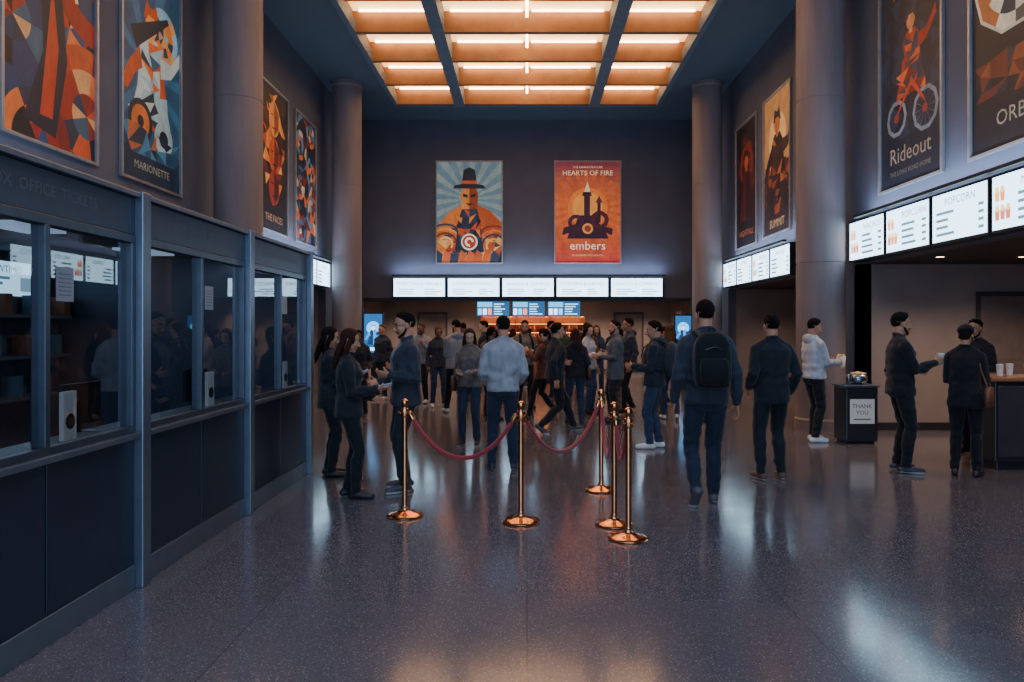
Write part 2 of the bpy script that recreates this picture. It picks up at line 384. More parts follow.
HOLD=((-.10,.28,1.10,45,(.3,0,.6)),(.10,.27,1.08,45,(-.3,0,.6)))
person('woman_in_black_coat',-2.14,8.0,-72,1.62,'f','#1c1e25','#16181f',hair='long',hairc='#1c1210',hands=((-.06,.27,1.1,45,(.4,0,.7)),(.06,.30,1.16,45,(-.4,0,.7))),items=[('phone',1)],head=(0,15),hem=.80,bulk=.010)
person('woman_in_black_puffer_jacket',-1.68,6.98,-80,1.60,'f','#1a1c23','#14161c',hair='long',hairc='#3a1f16',hands=((-.05,.24,1.02,45,(.4,0,.7)),(.08,.28,1.12,45,(-.4,0,.7))),items=[('phone',1)],head=(8,14),hem=.84,bulk=.024,feet=((-.08,-.02,0),(.08,.07,0)))
person('man_in_dark_jacket',-1.20,7.32,112,1.76,'m','#2c303a','#1a1d25','#3c3c42','#c8c8c8',beard=True,glasses=True,inner='#6c727c',hands=((-.15,.19,1.14,50,(.5,-.2,.4)),(.12,.24,1.06,50,(-.5,0,.4))),head=(0,10),hem=.84,bulk=.022,feet=((-.12,.04,0),(.12,-.03,0)))
person('woman_in_grey_jacket',-.78,10.1,172,1.60,'f','#6c6460','#283246','#3a342e','#cccccc',hair='long',hairc='#3a2418',skin='d',hands=HOLD,items=[('phone',0)],head=(12,20),hem=.88,bulk=.012,bag=(1,'#5a3a2a'))
person('man_in_grey_sweater',-.27,8.35,4,1.74,'m','#949498','#20283a','#30323a','#9a9aa0',hands=((-.19,.17,.98,45),(.19,.17,.98,45)),hem=.90,bulk=.018,head=(6,6),feet=((-.13,.02,0),(.12,.0,0)),hairc='#17110d')
person('man_striding',.42,11.3,-68,1.76,'m','#20232b','#1a1c23','#4a4a50','#c0c0c0',hands=((-.18,.22,1.12,40),(.27,-.10,.91,25)),feet=((-.09,.36,0),(.09,-.34,38)),hem=.88,bulk=.014,lean=4)
person('person_in_hooded_jacket',1.70,9.85,72,1.70,'m','#252b36','#303c54','#e0e0e0','#e8e8e8',hands=((-.12,.28,1.12,45),(.12,.26,1.1,45)),hood=True,hem=.86,bulk=.026,pack='#33343c',head=(4,10),feet=((-.10,.05,0),(.10,-.05,0)))
person('man_in_grey_coat',1.50,12.6,96,1.74,'m','#565a62','#202228',hands=((-.10,.3,1.12,45),None),items=[('cup',0)],hem=.74,bulk=.018,hairc='#221a16',beard=True)
person('man_with_backpack',1.62,6.7,0,1.86,'m','#2b303a','#1c2433','#4a4a50','#b0b0b4',hands=((-.25,.10,.88,20),(.27,.02,.865,22)),feet=((-.10,-.22,48),(.09,.10,0)),hem=.87,bulk=.018,pack='#0c0e12',lean=2,head=(0,2))
person('man_in_black_suit',2.58,7.8,8,1.75,'m','#191c24','#1a1c24','#5a443a','#d0d0d0',hands=((-.20,.12,.97,30),(.24,.08,.91,25)),hem=.82,bulk=.020,feet=((-.12,.0,0),(.12,.03,0)),head=(-4,4))
person('man_in_white_hoodie',4.05,10.45,-78,1.74,'m','#b4b6bc','#181a21','#e0e0e0','#f0f0f0',hands=((-.10,.30,1.12,45),(.08,.34,1.12,45)),items=[('popcorn',1)],hood=True,hem=.90,bulk=.018,head=(0,12),feet=((-.11,.05,0),(.11,-.05,0)))
person('man_in_black_jacket',4.16,8.25,-100,1.78,'m','#15171e','#14161c','#30303a','#c0c0c0',beard=True,hands=((-.14,.20,1.10,50),(.10,.32,1.20,50)),items=[('cup',1)],hem=.85,bulk=.020,head=(10,4),inner='#3c4048')
person('woman_with_handbag',4.74,8.0,-40,1.64,'f','#15161c','#131419','#24242a','#32323a',hair='cap',hairc='#241a16',hands=((-.10,.26,1.10,45),(.10,.28,1.12,45)),hem=.80,bulk=.020,bag=(1,'#6a4030'),head=(0,5))
person('barista',5.70,9.40,118,1.72,'m','#1f2026','#191a20',hands=((-.14,.22,1.12,40),(.14,.22,1.12,40)),beard=True,head=(0,8),hem=.9)
tops=['#22252d','#2c2f39','#1a1c22','#4c4f59','#58524e','#2a3a52','#6a625e','#1d1f26','#80828a','#2e3442','#5c362c','#3c4a40','#8a7c6c']
bots=['#191b22','#2a3650','#1c1e25','#34425e','#16171c']
crowd=[(-3.25,16.6,150),(-2.25,15.8,170),(-1.80,15.0,-150),(-1.32,13.8,20),(-.95,16.4,100),(-.62,12.8,-30),(-.05,14.9,200),
 (.30,13.3,60),(.80,12.3,5),(1.25,15.6,-20),(1.62,17.3,180),(1.95,14.2,100),(2.50,12.9,-10),(2.85,15.4,80),(.55,16.9,-90),(-.35,18.2,0),(3.95,15.2,150),
 (-1.6,18.6,10),(.05,19.6,30),(.95,19.2,-40),(2.2,18.6,0),(3.1,18.0,120),(1.5,20.8,10),(-.8,20.9,-10),(1.15,13.9,-120),(-3.0,13.2,-170),(2.1,16.6,20)]
for i,(cx,cy,yw) in enumerate(crowd):
    r=random.Random(i*17+2); f=r.random()<.4
    hd=r.choice([(None,None),((-.08,.28,1.12,45),(.08,.28,1.10,45)),(None,(.12,.28,1.15,45)),((-.2,.14,.98,40),(.2,.14,.98,40)),((-.16,.26,1.30,45),None)])
    st=r.choice([((-.11,0,0),(.11,.03,0)),((-.1,.12,0),(.1,-.12,15)),((-.13,0,0),(.12,-.04,0)),((-.09,.26,0),(.09,-.24,30))])
    tp=r.choice(tops)
    if i==24: tp='#b0b1b6'
    if i==8: tp='#1c1e26'
    person('woman_standing' if f else 'man_standing',cx,cy,yw+r.uniform(-12,12),r.uniform(1.56,1.68) if f else r.uniform(1.66,1.80),'f' if f else 'm',
        tp,r.choice(bots),r.choice(['#15151a','#c8c8c8','#3a2c26']),r.choice(['#20202a','#c0c0c0']),
        hair=r.choice(['long','long','pony','bun']) if f else 'short',hairc=r.choice(['#120d0b','#241610','#33221a','#0d0a0a','#5a3c24']),skin=r.choice('abcd'),
        feet=st,hands=hd,head=(r.uniform(-20,20),r.uniform(0,18)),hem=r.choice([.9,.86,.78]),bulk=r.choice([.006,.014,.022]),hood=r.random()<.3,
        pack='#1a1b22' if r.random()<.25 else None,beard=(not f and r.random()<.35),lod=1,bag=(1,'#4a3020') if f and r.random()<.5 else None)

# ------------------------------------------------------------ flat art
dgc={}
def text_polys(t,size):
    k=(t,size)
    if k in dgc: return dgc[k]
    cu=D.curves.new('t','FONT'); cu.body=t; cu.size=size; cu.align_x='CENTER'; cu.align_y='CENTER'; cu.resolution_u=2
    ob=D.objects.new('t',cu); COL.objects.link(ob); dg=bpy.context.evaluated_depsgraph_get(); e=ob.evaluated_get(dg); me=e.to_mesh()
    r=[[(me.vertices[i].co.x,me.vertices[i].co.y) for i in p.vertices] for p in me.polygons]
    e.to_mesh_clear(); D.objects.remove(ob); D.curves.remove(cu); dgc[k]=r; return r
def clip(P,w,h):
    for ax,lim,sg in ((0,0,1),(0,w,-1),(1,0,1),(1,h,-1)):
        out=[]
        for i in range(len(P)):
            a=P[i-1];b=P[i]; ia=sg*(a[ax]-lim)>=0; ib=sg*(b[ax]-lim)>=0
            if ia!=ib:
                t=(lim-a[ax])/(b[ax]-a[ax]); q=(a[0]+(b[0]-a[0])*t,a[1]+(b[1]-a[1])*t); out.append(q)
            if ib: out.append(b)
        P=out
        if len(P)<3: return []
    return P
class Art:
    def __init__(s,w,h,bg): s.w=w;s.h=h;s.L=[];s.i=0;s.rect(0,0,w,h,bg)
    def poly(s,p,c,same=False):
        if not same: s.i+=1
        q=clip([tuple(a) for a in p],s.w,s.h)
        if q: s.L.append((q,lin(c),s.i))
    def rect(s,x0,y0,x1,y1,c,same=False): s.poly([(x0,y0),(x1,y0),(x1,y1),(x0,y1)],c,same)
    def circ(s,cx,cy,r,c,n=32,ry=None): s.poly([(cx+r*math.cos(2*math.pi*i/n),cy+(ry or r)*math.sin(2*math.pi*i/n)) for i in range(n)],c)
    def ring(s,cx,cy,r0,r1,a0,a1,c,same=False):
        n=10; A=[math.radians(a0+(a1-a0)*i/n) for i in range(n+1)]
        for i in range(n):
            p=[(cx+r1*math.cos(A[i]),cy+r1*math.sin(A[i])),(cx+r1*math.cos(A[i+1]),cy+r1*math.sin(A[i+1])),(cx+r0*math.cos(A[i+1]),cy+r0*math.sin(A[i+1])),(cx+r0*math.cos(A[i]),cy+r0*math.sin(A[i]))]
            s.poly(p,c,same or i>0)
    def text(s,t,cx,cy,size,c):
        s.i+=1
        for p in text_polys(t,size): s.poly([(cx+a,cy+b) for a,b in p],c,True)
    def facets(s,x0,y0,x1,y1,nx,ny,pal,inside=None,keep=1.0):
        J=[[(x0+(x1-x0)*(i+R_.uniform(-.35,.35))/nx,y0+(y1-y0)*(j+R_.uniform(-.35,.35))/ny) for i in range(nx+1)] for j in range(ny+1)]
        s.i+=1
        for j in range(ny):
            for i in range(nx):
                q=[J[j][i],J[j][i+1],J[j+1][i+1],J[j+1][i]]
                for tri in (([q[0],q[1],q[2]],[q[0],q[2],q[3]]) if R_.random()<.5 else ([q[0],q[1],q[3]],[q[1],q[2],q[3]])):
                    cx=sum(p[0] for p in tri)/3;cy=sum(p[1] for p in tri)/3
                    if (inside is None or inside(cx,cy)) and R_.random()<keep: s.poly(tri,R_.choice(pal),True)
    def build(s,name,o,u,n,mt,parent=None,step=.0002,base=None):
        o=V(o);u=V(u);n=V(n);vv=V((0,0,1)); vs=[];fs=[];cs=[]
        for p,c,l in s.L:
            k=len(vs); vs+=[o+u*a+vv*b+n*(l*step) for a,b in p]; fs.append(list(range(k,k+len(p)))); cs+=[(*c,1)]*len(p)
        loc=o+u*s.w/2
        me=D.meshes.new(name); me.from_pydata([tuple(v-loc) for v in vs],[],fs)
        ca=me.color_attributes.new('Col','FLOAT_COLOR','CORNER'); ca.data.foreach_set('color',[q for c in cs for q in c])
        me.materials.append(mt)
        if base: me.materials.append(base); me.polygons[0].material_index=1
        me.update(); ob=D.objects.new(name,me); ob.location=loc; COL.objects.link(ob)
        if parent: attach(ob,parent)
        return ob
R_=random.Random(3)
def wheel(a,cx,cy,r,pal,n=8,rings=3,a0=0,a1=360):
    for k in range(rings):
        for i in range(n): a.ring(cx,cy,r*k/rings,r*(k+1)/rings,a0+(a1-a0)*i/n,a0+(a1-a0)*(i+1)/n,R_.choice(pal),i>0)
def el(cx,cy,rx,ry): return lambda x,y:((x-cx)/rx)**2+((y-cy)/ry)**2<1
def figure(a,cx,y,h,c1,c2,c3,pal=None):
    w=h*.28
    a.poly([(cx-w*1.1,y),(cx+w*1.1,y),(cx+w*.75,y+h*.3),(cx+w*.6,y+h*.62),(cx+w*.3,y+h*.72),(cx-w*.3,y+h*.72),(cx-w*.6,y+h*.62),(cx-w*.7,y+h*.3)],c1)
    a.poly([(cx,y),(cx+w,y),(cx+w*.6,y+h*.62),(cx,y+h*.7)],c3)
    if pal: a.facets(cx-w,y,cx+w,y+h*.68,4,7,pal,lambda X,Y: abs(X-cx)<w*(.95-.55*(Y-y)/(h*.7)),.75)
    a.poly([(cx-w*.6,y+h*.6),(cx-w*1.1,y+h*.45),(cx-w*1.5,y+h*.25),(cx-w*1.2,y+h*.22),(cx-w*.8,y+h*.38),(cx-w*.45,y+h*.45)],c3)
    a.poly([(cx+w*.5,y+h*.62),(cx+w*1.1,y+h*.62),(cx+w*1.7,y+h*.8),(cx+w*1.75,y+h*.7),(cx+w*1.1,y+h*.5),(cx+w*.5,y+h*.45)],c1)
    a.rect(cx-w*.12,y+h*.68,cx+w*.12,y+h*.78,c2)
    a.circ(cx,y+h*.83,h*.085,c2,24,h*.11)
    a.ring(cx,y+h*.85,h*.06,h*.11,0,180,c3)
    a.poly([(cx-h*.1,y+h*.89),(cx+h*.1,y+h*.89),(cx+h*.07,y+h),(cx,y+h*.94),(cx-h*.07,y+h)],c3)
def art(kind):
    W=1.5;H=2.9
    if kind=='back1':
        W=1.94;H=3.02; a=Art(W,H,'#5f7f8e')
        for i in range(18):
            t0=math.radians(i*20);t1=math.radians(i*20+10); a.poly([(W/2,1.9),(W/2+3*math.cos(t0),1.9+3*math.sin(t0)),(W/2+3*math.cos(t1),1.9+3*math.sin(t1))],'#7e9494',i>0)
        # two great orange wings, blue cloak, masked head under a tall dark hat
        a.poly([(0,0),(0,1.1),(.35,1.5),(.75,1.75),(.97,1.5),(.9,.0)],'#c8702c'); a.poly([(W,0),(W,1.2),(1.6,1.55),(1.2,1.75),(.97,1.5),(1.0,.0)],'#a84c20')
        a.facets(0,0,W,1.5,8,7,['#c8642c','#d88a40','#a8401e','#e0a860','#7a3020','#2a3a50'],lambda x,y:y<1.2-.5*abs(x-W/2),.7)
        for k in range(4): a.ring(.25,.55,.18+.13*k,.24+.13*k,-30,140,('#efc27a','#7a2c18','#e09040','#24344c')[k]); a.ring(1.7,.5,.18+.13*k,.24+.13*k,40,210,('#e8a850','#24344c','#d06a2c','#7a2c18')[k])
        a.poly([(.55,.3),(1.38,.3),(1.3,1.2),(1.18,1.7),(.78,1.7),(.62,1.2)],'#1e2838')
        a.facets(.6,.4,1.35,1.6,4,6,['#1a2030','#2c4058','#b84a20','#223650','#d87a34','#161a24'],el(.97,1.0,.36,.62),.8)
        a.poly([(.74,1.6),(1.2,1.6),(1.24,2.05),(1.14,2.3),(.8,2.3),(.70,2.05)],'#c87c3c'); a.poly([(.97,1.6),(1.2,1.6),(1.24,2.05),(1.14,2.3),(.97,2.3)],'#8a3c1c')
        a.poly([(.78,1.98),(.92,1.95),(.92,2.03),(.78,2.07)],'#12161e'); a.poly([(1.02,1.95),(1.16,1.98),(1.16,2.07),(1.02,2.03)],'#12161e'); a.poly([(.84,1.78),(1.1,1.78),(.97,1.70)],'#4a1810')
        a.poly([(.48,2.22),(1.46,2.22),(1.40,2.32),(1.2,2.36),(1.14,2.78),(.97,2.86),(.80,2.78),(.74,2.36),(.54,2.32)],'#1c222e'); a.rect(.75,2.36,1.19,2.46,'#b84a20')
        for i in range(9): a.poly([(i*.24-.1,0),(i*.24+.14,0),(i*.24+.18,.25),(i*.24,.38)],R_.choice(['#1b1f2a','#c05a2c','#d8a860','#28364a']))
        a.circ(.97,.62,.25,'#e8dcc4');a.circ(.97,.62,.20,'#a83418'); a.ring(.97,.62,.07,.14,0,280,'#f0e6d0')
    elif kind=='back2':
        W=1.94;H=3.02; a=Art(W,H,'#c4532a')
        for i in range(20): 
            t=i/19; c=(.42+.25*math.sin(t*3.1)-.22*t*t, .03+.11*math.sin(t*3.1), .02+.035*t); a.rect(0,H*i/20,W,H*(i+1)/20,c,i>0)
        for i in range(24):
            t0=math.radians(i*15);t1=math.radians(i*15+6); a.poly([(W/2,1.65),(W/2+1.1*math.cos(t0),1.65+1.1*math.sin(t0)),(W/2+1.1*math.cos(t1),1.65+1.1*math.sin(t1))],'#c85a26',i>0)
        a.circ(W/2,1.65,.60,'#e07a30');a.circ(W/2,1.65,.46,'#ec9c44')
        a.poly([(.35,.72),(1.6,.72),(1.45,1.05),(1.3,1.2),(1.25,1.42),(.7,1.42),(.6,1.15),(.45,1.0)],'#2c1226'); a.rect(.86,1.3,1.04,2.0,'#34142a'); a.poly([(.80,2.0),(1.1,2.0),(1.06,2.12),(.84,2.12)],'#2c1226'); a.poly([(.86,2.12),(1.04,2.12),(.97,2.42)],'#f2d8a8')
        a.ring(.62,1.2,.13,.25,0,360,'#431a30');a.ring(1.33,1.28,.15,.28,0,360,'#4a1a28'); a.rect(1.26,1.2,1.36,1.8,'#34142a');a.poly([(1.2,1.8),(1.42,1.8),(1.31,2.0)],'#5a2030');a.circ(.97,1.02,.16,'#e0984c');a.circ(.97,1.02,.10,'#8a2a20')
        a.poly([(.2,.82),(.6,.95),(.6,1.15),(.25,1.05)],'#34142a'); a.poly([(1.7,.82),(1.4,.95),(1.4,1.1),(1.72,1.02)],'#34142a')
        a.text('HEARTS OF FIRE',W/2,2.68,.21,'#f5dcb0'); a.text('THE GRAND FEATURE',W/2,2.86,.09,'#f5dcb0'); a.text('embers',W/2,.50,.36,'#f6e2c0'); a.text('IN CINEMAS THIS SEASON',W/2,.22,.08,'#e8b080')
    elif kind==1:
        a=Art(W,H,'#141c2a'); pal=['#a02c1c','#c8602c','#c88a58','#1f3a58','#6f1c18','#0e121c','#b04420','#2c4a5c','#8a2018','#1a2436','#182c48']
        a.facets(0,0,W,H,6,10,pal)
        for cx,cy,r,n in ((0.0,2.9,.9,7),(1.5,2.2,.85,9),(.15,1.2,.8,8),(1.35,.5,.8,9),(.5,.0,.55,6)): wheel(a,cx,cy,r,pal,n,3)
        a.poly([(.3,.2),(.8,.1),(1.0,1.0),(.9,1.8),(1.15,2.5),(.8,2.7),(.55,1.9),(.6,1.0)],'#101828'); a.poly([(.55,.3),(.75,.3),(.85,1.1),(.75,1.8),(.66,1.1)],'#a8341c'); a.ring(.75,1.6,.42,.48,20,200,'#d8b080'); a.circ(.9,2.3,.2,'#b86a38'); a.circ(.95,2.3,.1,'#12161f')
    elif kind==2:
        a=Art(W,H,'#1f4460'); 
        for i in range(10):
            t0=math.radians(i*36); a.poly([(.7,1.5),(.7+2*math.cos(t0),1.5+2*math.sin(t0)),(.7+2*math.cos(t0+.2),1.5+2*math.sin(t0+.2))],'#2c5c7c',i>0)
        wheel(a,1.05,2.15,.4,['#7aa4b8','#b88858','#d0702c','#183450'],12,3)
        figure(a,.72,.75,1.75,'#a8b4b4','#d88a48','#a84420',['#b8bcb0','#c8602c','#24506c','#8aa4ac','#1a2a3a']); a.circ(.45,.8,.3,'#14202e');a.circ(.45,.8,.22,'#b8602c');a.circ(.45,.8,.08,'#14202e');a.circ(1.05,.7,.25,'#8ca0a4');a.circ(1.05,.7,.12,'#14202e')
        a.poly([(.2,2.0),(.35,1.75),(1.2,2.4),(1.15,2.46)],'#14202e'); a.facets(0,.35,W,.7,7,2,['#1a3a54','#16283a','#98502c','#3a6a84'],None,.8); a.rect(.0,.0,1.5,.35,'#142438'); a.text('MARIONETTE',.75,.2,.15,'#8a8a78')
    elif kind==3:
        a=Art(W,H,'#1e1518'); a.facets(.1,.5,1.4,2.8,6,10,['#c8702c','#a03c1c','#5a1c18','#2a1618','#d89048','#3a2424'],el(.75,1.65,.6,1.1),.9)
        for cy,c,c2 in ((2.3,'#d08040','#8a3c1c'),(1.55,'#b04820','#601c14'),(.9,'#8a2c1c','#401210')):
            a.circ(.75,cy,.30,c,24,.36); a.poly([(.75,cy-.35),(1.0,cy-.15),(1.02,cy+.15),(.75,cy+.35)],c2); a.rect(.58,cy+.06,.68,cy+.09,'#180c0c');a.rect(.84,cy+.06,.94,cy+.09,'#180c0c'); a.rect(.65,cy-.2,.85,cy-.17,'#180c0c')
        a.rect(0,0,W,.45,'#121016'); a.text('THE FACES',.75,.25,.2,'#a87850')
    elif kind==4:
        a=Art(W,H,'#141c28'); pal=['#a8947a','#b85828','#182430','#34506a','#6a2418','#0e141e','#4a7088']
        a.facets(0,0,W,H,5,10,pal,None,.7)
        for i in range(6): wheel(a,.35+.8*(i%2),.4+.45*i,.34,pal,7,3)
    elif kind==5:
        a=Art(W,H,'#150c10'); a.facets(.1,.6,1.4,2.6,6,9,['#3a1414','#240e12','#5a1c14'],el(.75,1.6,.6,1.0),.8); a.ring(.75,1.9,.36,.5,0,360,'#702014'); figure(a,.75,.6,1.7,'#401410','#a04c2c','#200c10'); a.text('NIGHTFALL',.75,.3,.2,'#a8583a')
    elif kind==6:
        a=Art(W,H,'#b8824c'); a.facets(0,0,W,1.4,6,5,['#6a2c18','#4a2018','#8a4020','#2a1a1c']); a.circ(.75,2.0,.5,'#e0b070'); figure(a,.75,.7,1.9,'#3a2422','#b05c2c','#1c161c',['#34201c','#7a3018','#1e181e','#a05424']); figure(a,.35,.4,.9,'#241a1e','#8a4424','#181216');figure(a,1.15,.4,.9,'#241a1e','#8a4424','#181216'); a.rect(0,0,W,.4,'#241618'); a.text('SUMMIT',.75,.2,.24,'#c09860')
    elif kind==7:
        a=Art(W,H,'#141a28'); a.facets(0,.7,W,2.6,6,8,['#161d2c','#1a2234','#121826','#1e2a3e'],None,.8); a.ring(.42,.95,.2,.26,0,360,'#70767e'); a.ring(1.12,.9,.24,.30,0,360,'#70767e'); a.circ(.42,.95,.06,'#8a2c18');a.circ(1.12,.9,.06,'#8a2c18')
        for i in range(12):
            t=math.radians(30*i); a.poly([(1.12,.9),(1.12+.25*math.cos(t),.9+.25*math.sin(t)),(1.12+.25*math.cos(t+.06),.9+.25*math.sin(t+.06))],'#50555c',i>0)
        figure(a,.78,1.2,1.2,'#8c2c1c','#c07848','#242c3c',['#a83c1c','#6a1c18','#2a3448','#c0582c']); a.poly([(.4,.95),(.8,1.3),(1.15,.95),(1.1,1.05),(.8,1.42),(.45,1.02)],'#a83c20'); a.text('Rideout',.75,.42,.32,'#8a7c68'); a.text('THE LONG ROAD HOME',.75,.18,.09,'#706454'); a.text('Velodrome',.75,2.68,.2,'#98482c')
    else:
        a=Art(W,H,'#12151d'); wheel(a,.72,1.9,.66,['#a89c88','#8a2c1c','#242430','#a05830','#4a4846','#182838','#c8bca0'],12,4); a.ring(.72,1.9,.66,.70,0,360,'#c0b49c'); a.circ(.72,1.9,.16,'#8a2416'); a.facets(.1,.55,1.4,1.0,6,3,['#59241c','#1c2430','#7a3c20'],None,.8); a.text('ORBIT',.75,.32,.24,'#8a7c68')
    return a
fr_l=mat('frame_aluminium','#a09c9a',.35,.6); 
def poster(kind,o,u,n,es=.35,su=1.0):
    a=art(kind); o=V(o);u=V(u)*su;n=V(n); W,H=a.w,a.h; z=V((0,0,1)); c=o+u*W/2
    e=empty('movie_poster',c)
    f=MB(); t=.04
    def bx(a0,a1,b0,b1,d0,d1):
        ps=[o+u*i+z*j+n*k for i,j,k in ((a0,b0,d0),(a1,b0,d0),(a1,b1,d0),(a0,b1,d0),(a0,b0,d1),(a1,b0,d1),(a1,b1,d1),(a0,b1,d1))]
        f.add(ps,[(0,3,2,1),(4,5,6,7),(0,1,5,4),(1,2,6,5),(2,3,7,6),(3,0,4,7)])
    bx(-t,0,-t,H+t,.002,.05);bx(W,W+t,-t,H+t,.002,.05);bx(0,W,-t,0,.002,.05);bx(0,W,H,H+t,.002,.05)
    f.obj('frame',fr_l,e,bevel=.005)
    a.build('print',o+n*.012,u,n,artmat('poster_print_%.2f'%es,es),e,step=.00016)  # print emits its own colours in place of picture lights
RX=5.2
for k,y0,z0 in ((1,7.30,3.58),(2,9.46,3.58),(3,14.4,3.58),(4,16.55,3.58)): poster(k,(-RX,y0,z0),(0,1,0),(1,0,0),.5,1.05)
for k,y1,z0 in ((5,18.3,3.55),(6,16.15,3.58),(7,10.83,3.58),(8,8.62,3.58)): poster(k,(RX,y1,z0),(0,-1,0),(-1,0,0),.5,1.06)
YB=22.2
poster('back1',(-2.70,YB,3.56),(1,0,0),(0,-1,0),.6); poster('back2',(.85,YB,3.56),(1,0,0),(0,-1,0),.6)

# ------------------------------------------------------------ shell
wallm=mat('wall_paint_slate','#585c6c',.75,0,.08,2,.15,40)
wallin=mat('wall_paint_taupe','#84756f',.7,0,.08,2,.15,40)
ceilm=mat('ceiling_paint','#4c5866',.7,0,.06,2)
trimm=mat('trim_dark','#1c1c22',.5)
ZC=7.84
f=D.materials.new('terrazzo_polished'); f.use_nodes=True; nt=f.node_tree;N=nt.nodes;L=nt.links;p=N['Principled BSDF']
tc=N.new('ShaderNodeTexCoord'); 
def vor(sc,thr0,thr1):
    v=N.new('ShaderNodeTexVoronoi'); v.inputs['Scale'].default_value=sc; L.new(tc.outputs['Object'],v.inputs['Vector'])
    r=N.new('ShaderNodeValToRGB'); r.color_ramp.elements[0].position=thr0; r.color_ramp.elements[1].position=thr1
    r.color_ramp.elements[0].color=(1,1,1,1); r.color_ramp.elements[1].color=(0,0,0,1); L.new(v.outputs['Distance'],r.inputs[0]); return v,r
v1,r1=vor(75,.24,.38); v2,r2=vor(150,.2,.35)
def mix(fac,a,b):
    m=N.new('ShaderNodeMixRGB'); L.new(fac,m.inputs[0])
    for i,q in ((1,a),(2,b)):
        if isinstance(q,tuple): m.inputs[i].default_value=(*q,1)
        else: L.new(q,m.inputs[i])
    return m.outputs[0]
nz=N.new('ShaderNodeTexNoise'); nz.inputs['Scale'].default_value=.8; nz.inputs['Detail'].default_value=4; L.new(tc.outputs['Object'],nz.inputs['Vector'])
base=mix(nz.outputs[0],(.080,.072,.084),(.108,.098,.112))
wn=N.new('ShaderNodeTexWhiteNoise'); L.new(v1.outputs['Position'],wn.inputs[0])
chip=mix(wn.outputs[0],(.02,.02,.026),(.30,.275,.295))
c1=mix(r1.outputs[0],base,chip); c2=mix(r2.outputs[0],c1,(.19,.17,.19))
bk=N.new('ShaderNodeTexBrick'); bk.offset=0; bk.inputs['Scale'].default_value=1; bk.inputs['Mortar Size'].default_value=.003; bk.inputs['Brick Width'].default_value=1.5; bk.inputs['Row Height'].default_value=1.5
L.new(tc.outputs['Object'],bk.inputs['Vector']); c3=mix(bk.outputs['Fac'],c2,(.045,.04,.044)); L.new(c3,p.inputs['Base Color'])
nr=N.new('ShaderNodeTexNoise'); nr.inputs['Scale'].default_value=3; nr.inputs['Detail'].default_value=5; L.new(tc.outputs['Object'],nr.inputs['Vector'])
mr=N.new('ShaderNodeMapRange'); mr.inputs[3].default_value=.09; mr.inputs[4].default_value=.20; L.new(nr.outputs[0],mr.inputs[0]); L.new(mr.outputs[0],p.inputs['Roughness'])
p.inputs['Specular IOR Level'].default_value=1.0
b=MB(); b.box(-9,10.2,-5,27.2,-.2,0); b.obj('floor',f,loc=(0,0,0))
CX=3.65;CY0=8.9;CY1=20.6;RC=.42
b=MB(); b.box(-RX-.2,-CX,-5,YB+.2,ZC,ZC+.25);b.box(CX,RX+.2,-5,YB+.2,ZC,ZC+.25);b.box(-CX,CX,-5,CY0,ZC,ZC+.25);b.box(-CX,CX,CY1,YB+.2,ZC,ZC+.25)
b.obj('ceiling',ceilm)
def wallbox(name,boxes,m): 
    b=MB(); [b.box(*q) for q in boxes]; return b.obj(name,m)
OPZ=2.6
wallbox('wall_right',[(RX,RX+.2,-5,YB+.2,OPZ,ZC),(RX,RX+.2,-5,3,0,OPZ),(RX,RX+.2,11.6,13.7,0,OPZ),(RX,RX+.2,19.1,YB+.2,0,OPZ)],wallm)
wallbox('wall_left',[(-RX-.2,-RX,-5,YB+.2,OPZ,ZC),(-RX-.2,-RX,-5,13.7,0,OPZ),(-RX-.2,-RX,19.1,YB+.2,0,OPZ)],wallm)
wallbox('wall_back',[(-RX,RX,YB,YB+.2,2.48,ZC),(-RX,-4.9,YB,YB+.2,0,2.48),(4.9,RX,YB,YB+.2,0,2.48)],wallm)
wallbox('wall_front',[(-RX-.2,RX+.2,-5.2,-5,4.4,ZC),(-RX-.2,-4.2,-5.2,-5,0,4.4),(4.2,RX+.2,-5.2,-5,0,4.4),(-4.2,4.2,-5.2,-5,0,.3)],wallm)
wallbox('wall_concession_right',[(RX,10,11.6,11.75,0,OPZ),(10,10.15,3,11.75,0,OPZ),(RX+.2,10,2.85,3,0,OPZ)],wallin)
wallbox('ceiling_concession_right',[(RX+.2,10.15,2.85,11.75,OPZ,OPZ+.15)],mat('soffit_dark','#3a3436',.7))
wallbox('wall_alcove_right',[(RX,8.6,19.1,19.25,0,OPZ),(8.6,8.75,13.55,19.25,0,OPZ),(RX+.2,8.6,13.55,13.7,0,OPZ)],wallin)
wallbox('ceiling_alcove_right',[(RX+.2,8.75,13.55,19.25,OPZ,OPZ+.15)],MC['soffit_dark'])
wallbox('wall_alcove_left',[(-8.6,-RX,19.1,19.25,0,OPZ),(-8.75,-8.6,13.55,19.25,0,OPZ),(-8.6,-RX-.2,13.55,13.7,0,OPZ)],wallin)
wallbox('ceiling_alcove_left',[(-8.75,-RX-.2,13.55,19.25,OPZ,OPZ+.15)],MC['soffit_dark'])
wallbox('wall_foyer_back',[(-RX,RX,26.8,27,0,2.7),(-RX-.2,-RX,YB+.2,27,0,2.7),(RX,RX+.2,YB+.2,27,0,2.7)],wallin)
wallbox('ceiling_foyer',[(-RX,RX,YB+.2,26.8,2.6,2.75)],MC['soffit_dark'])
wallbox('baseboard_right',[(RX+.01,9.99,11.57,11.599,0,.12)],trimm)
wallbox('baseboard_back',[(-RX+.01,RX-.01,26.77,26.799,0,.12)],trimm)
wallbox('trim_1',[(-4.9,4.9,YB-.03,YB-.002,2.40,2.5)],trimm)
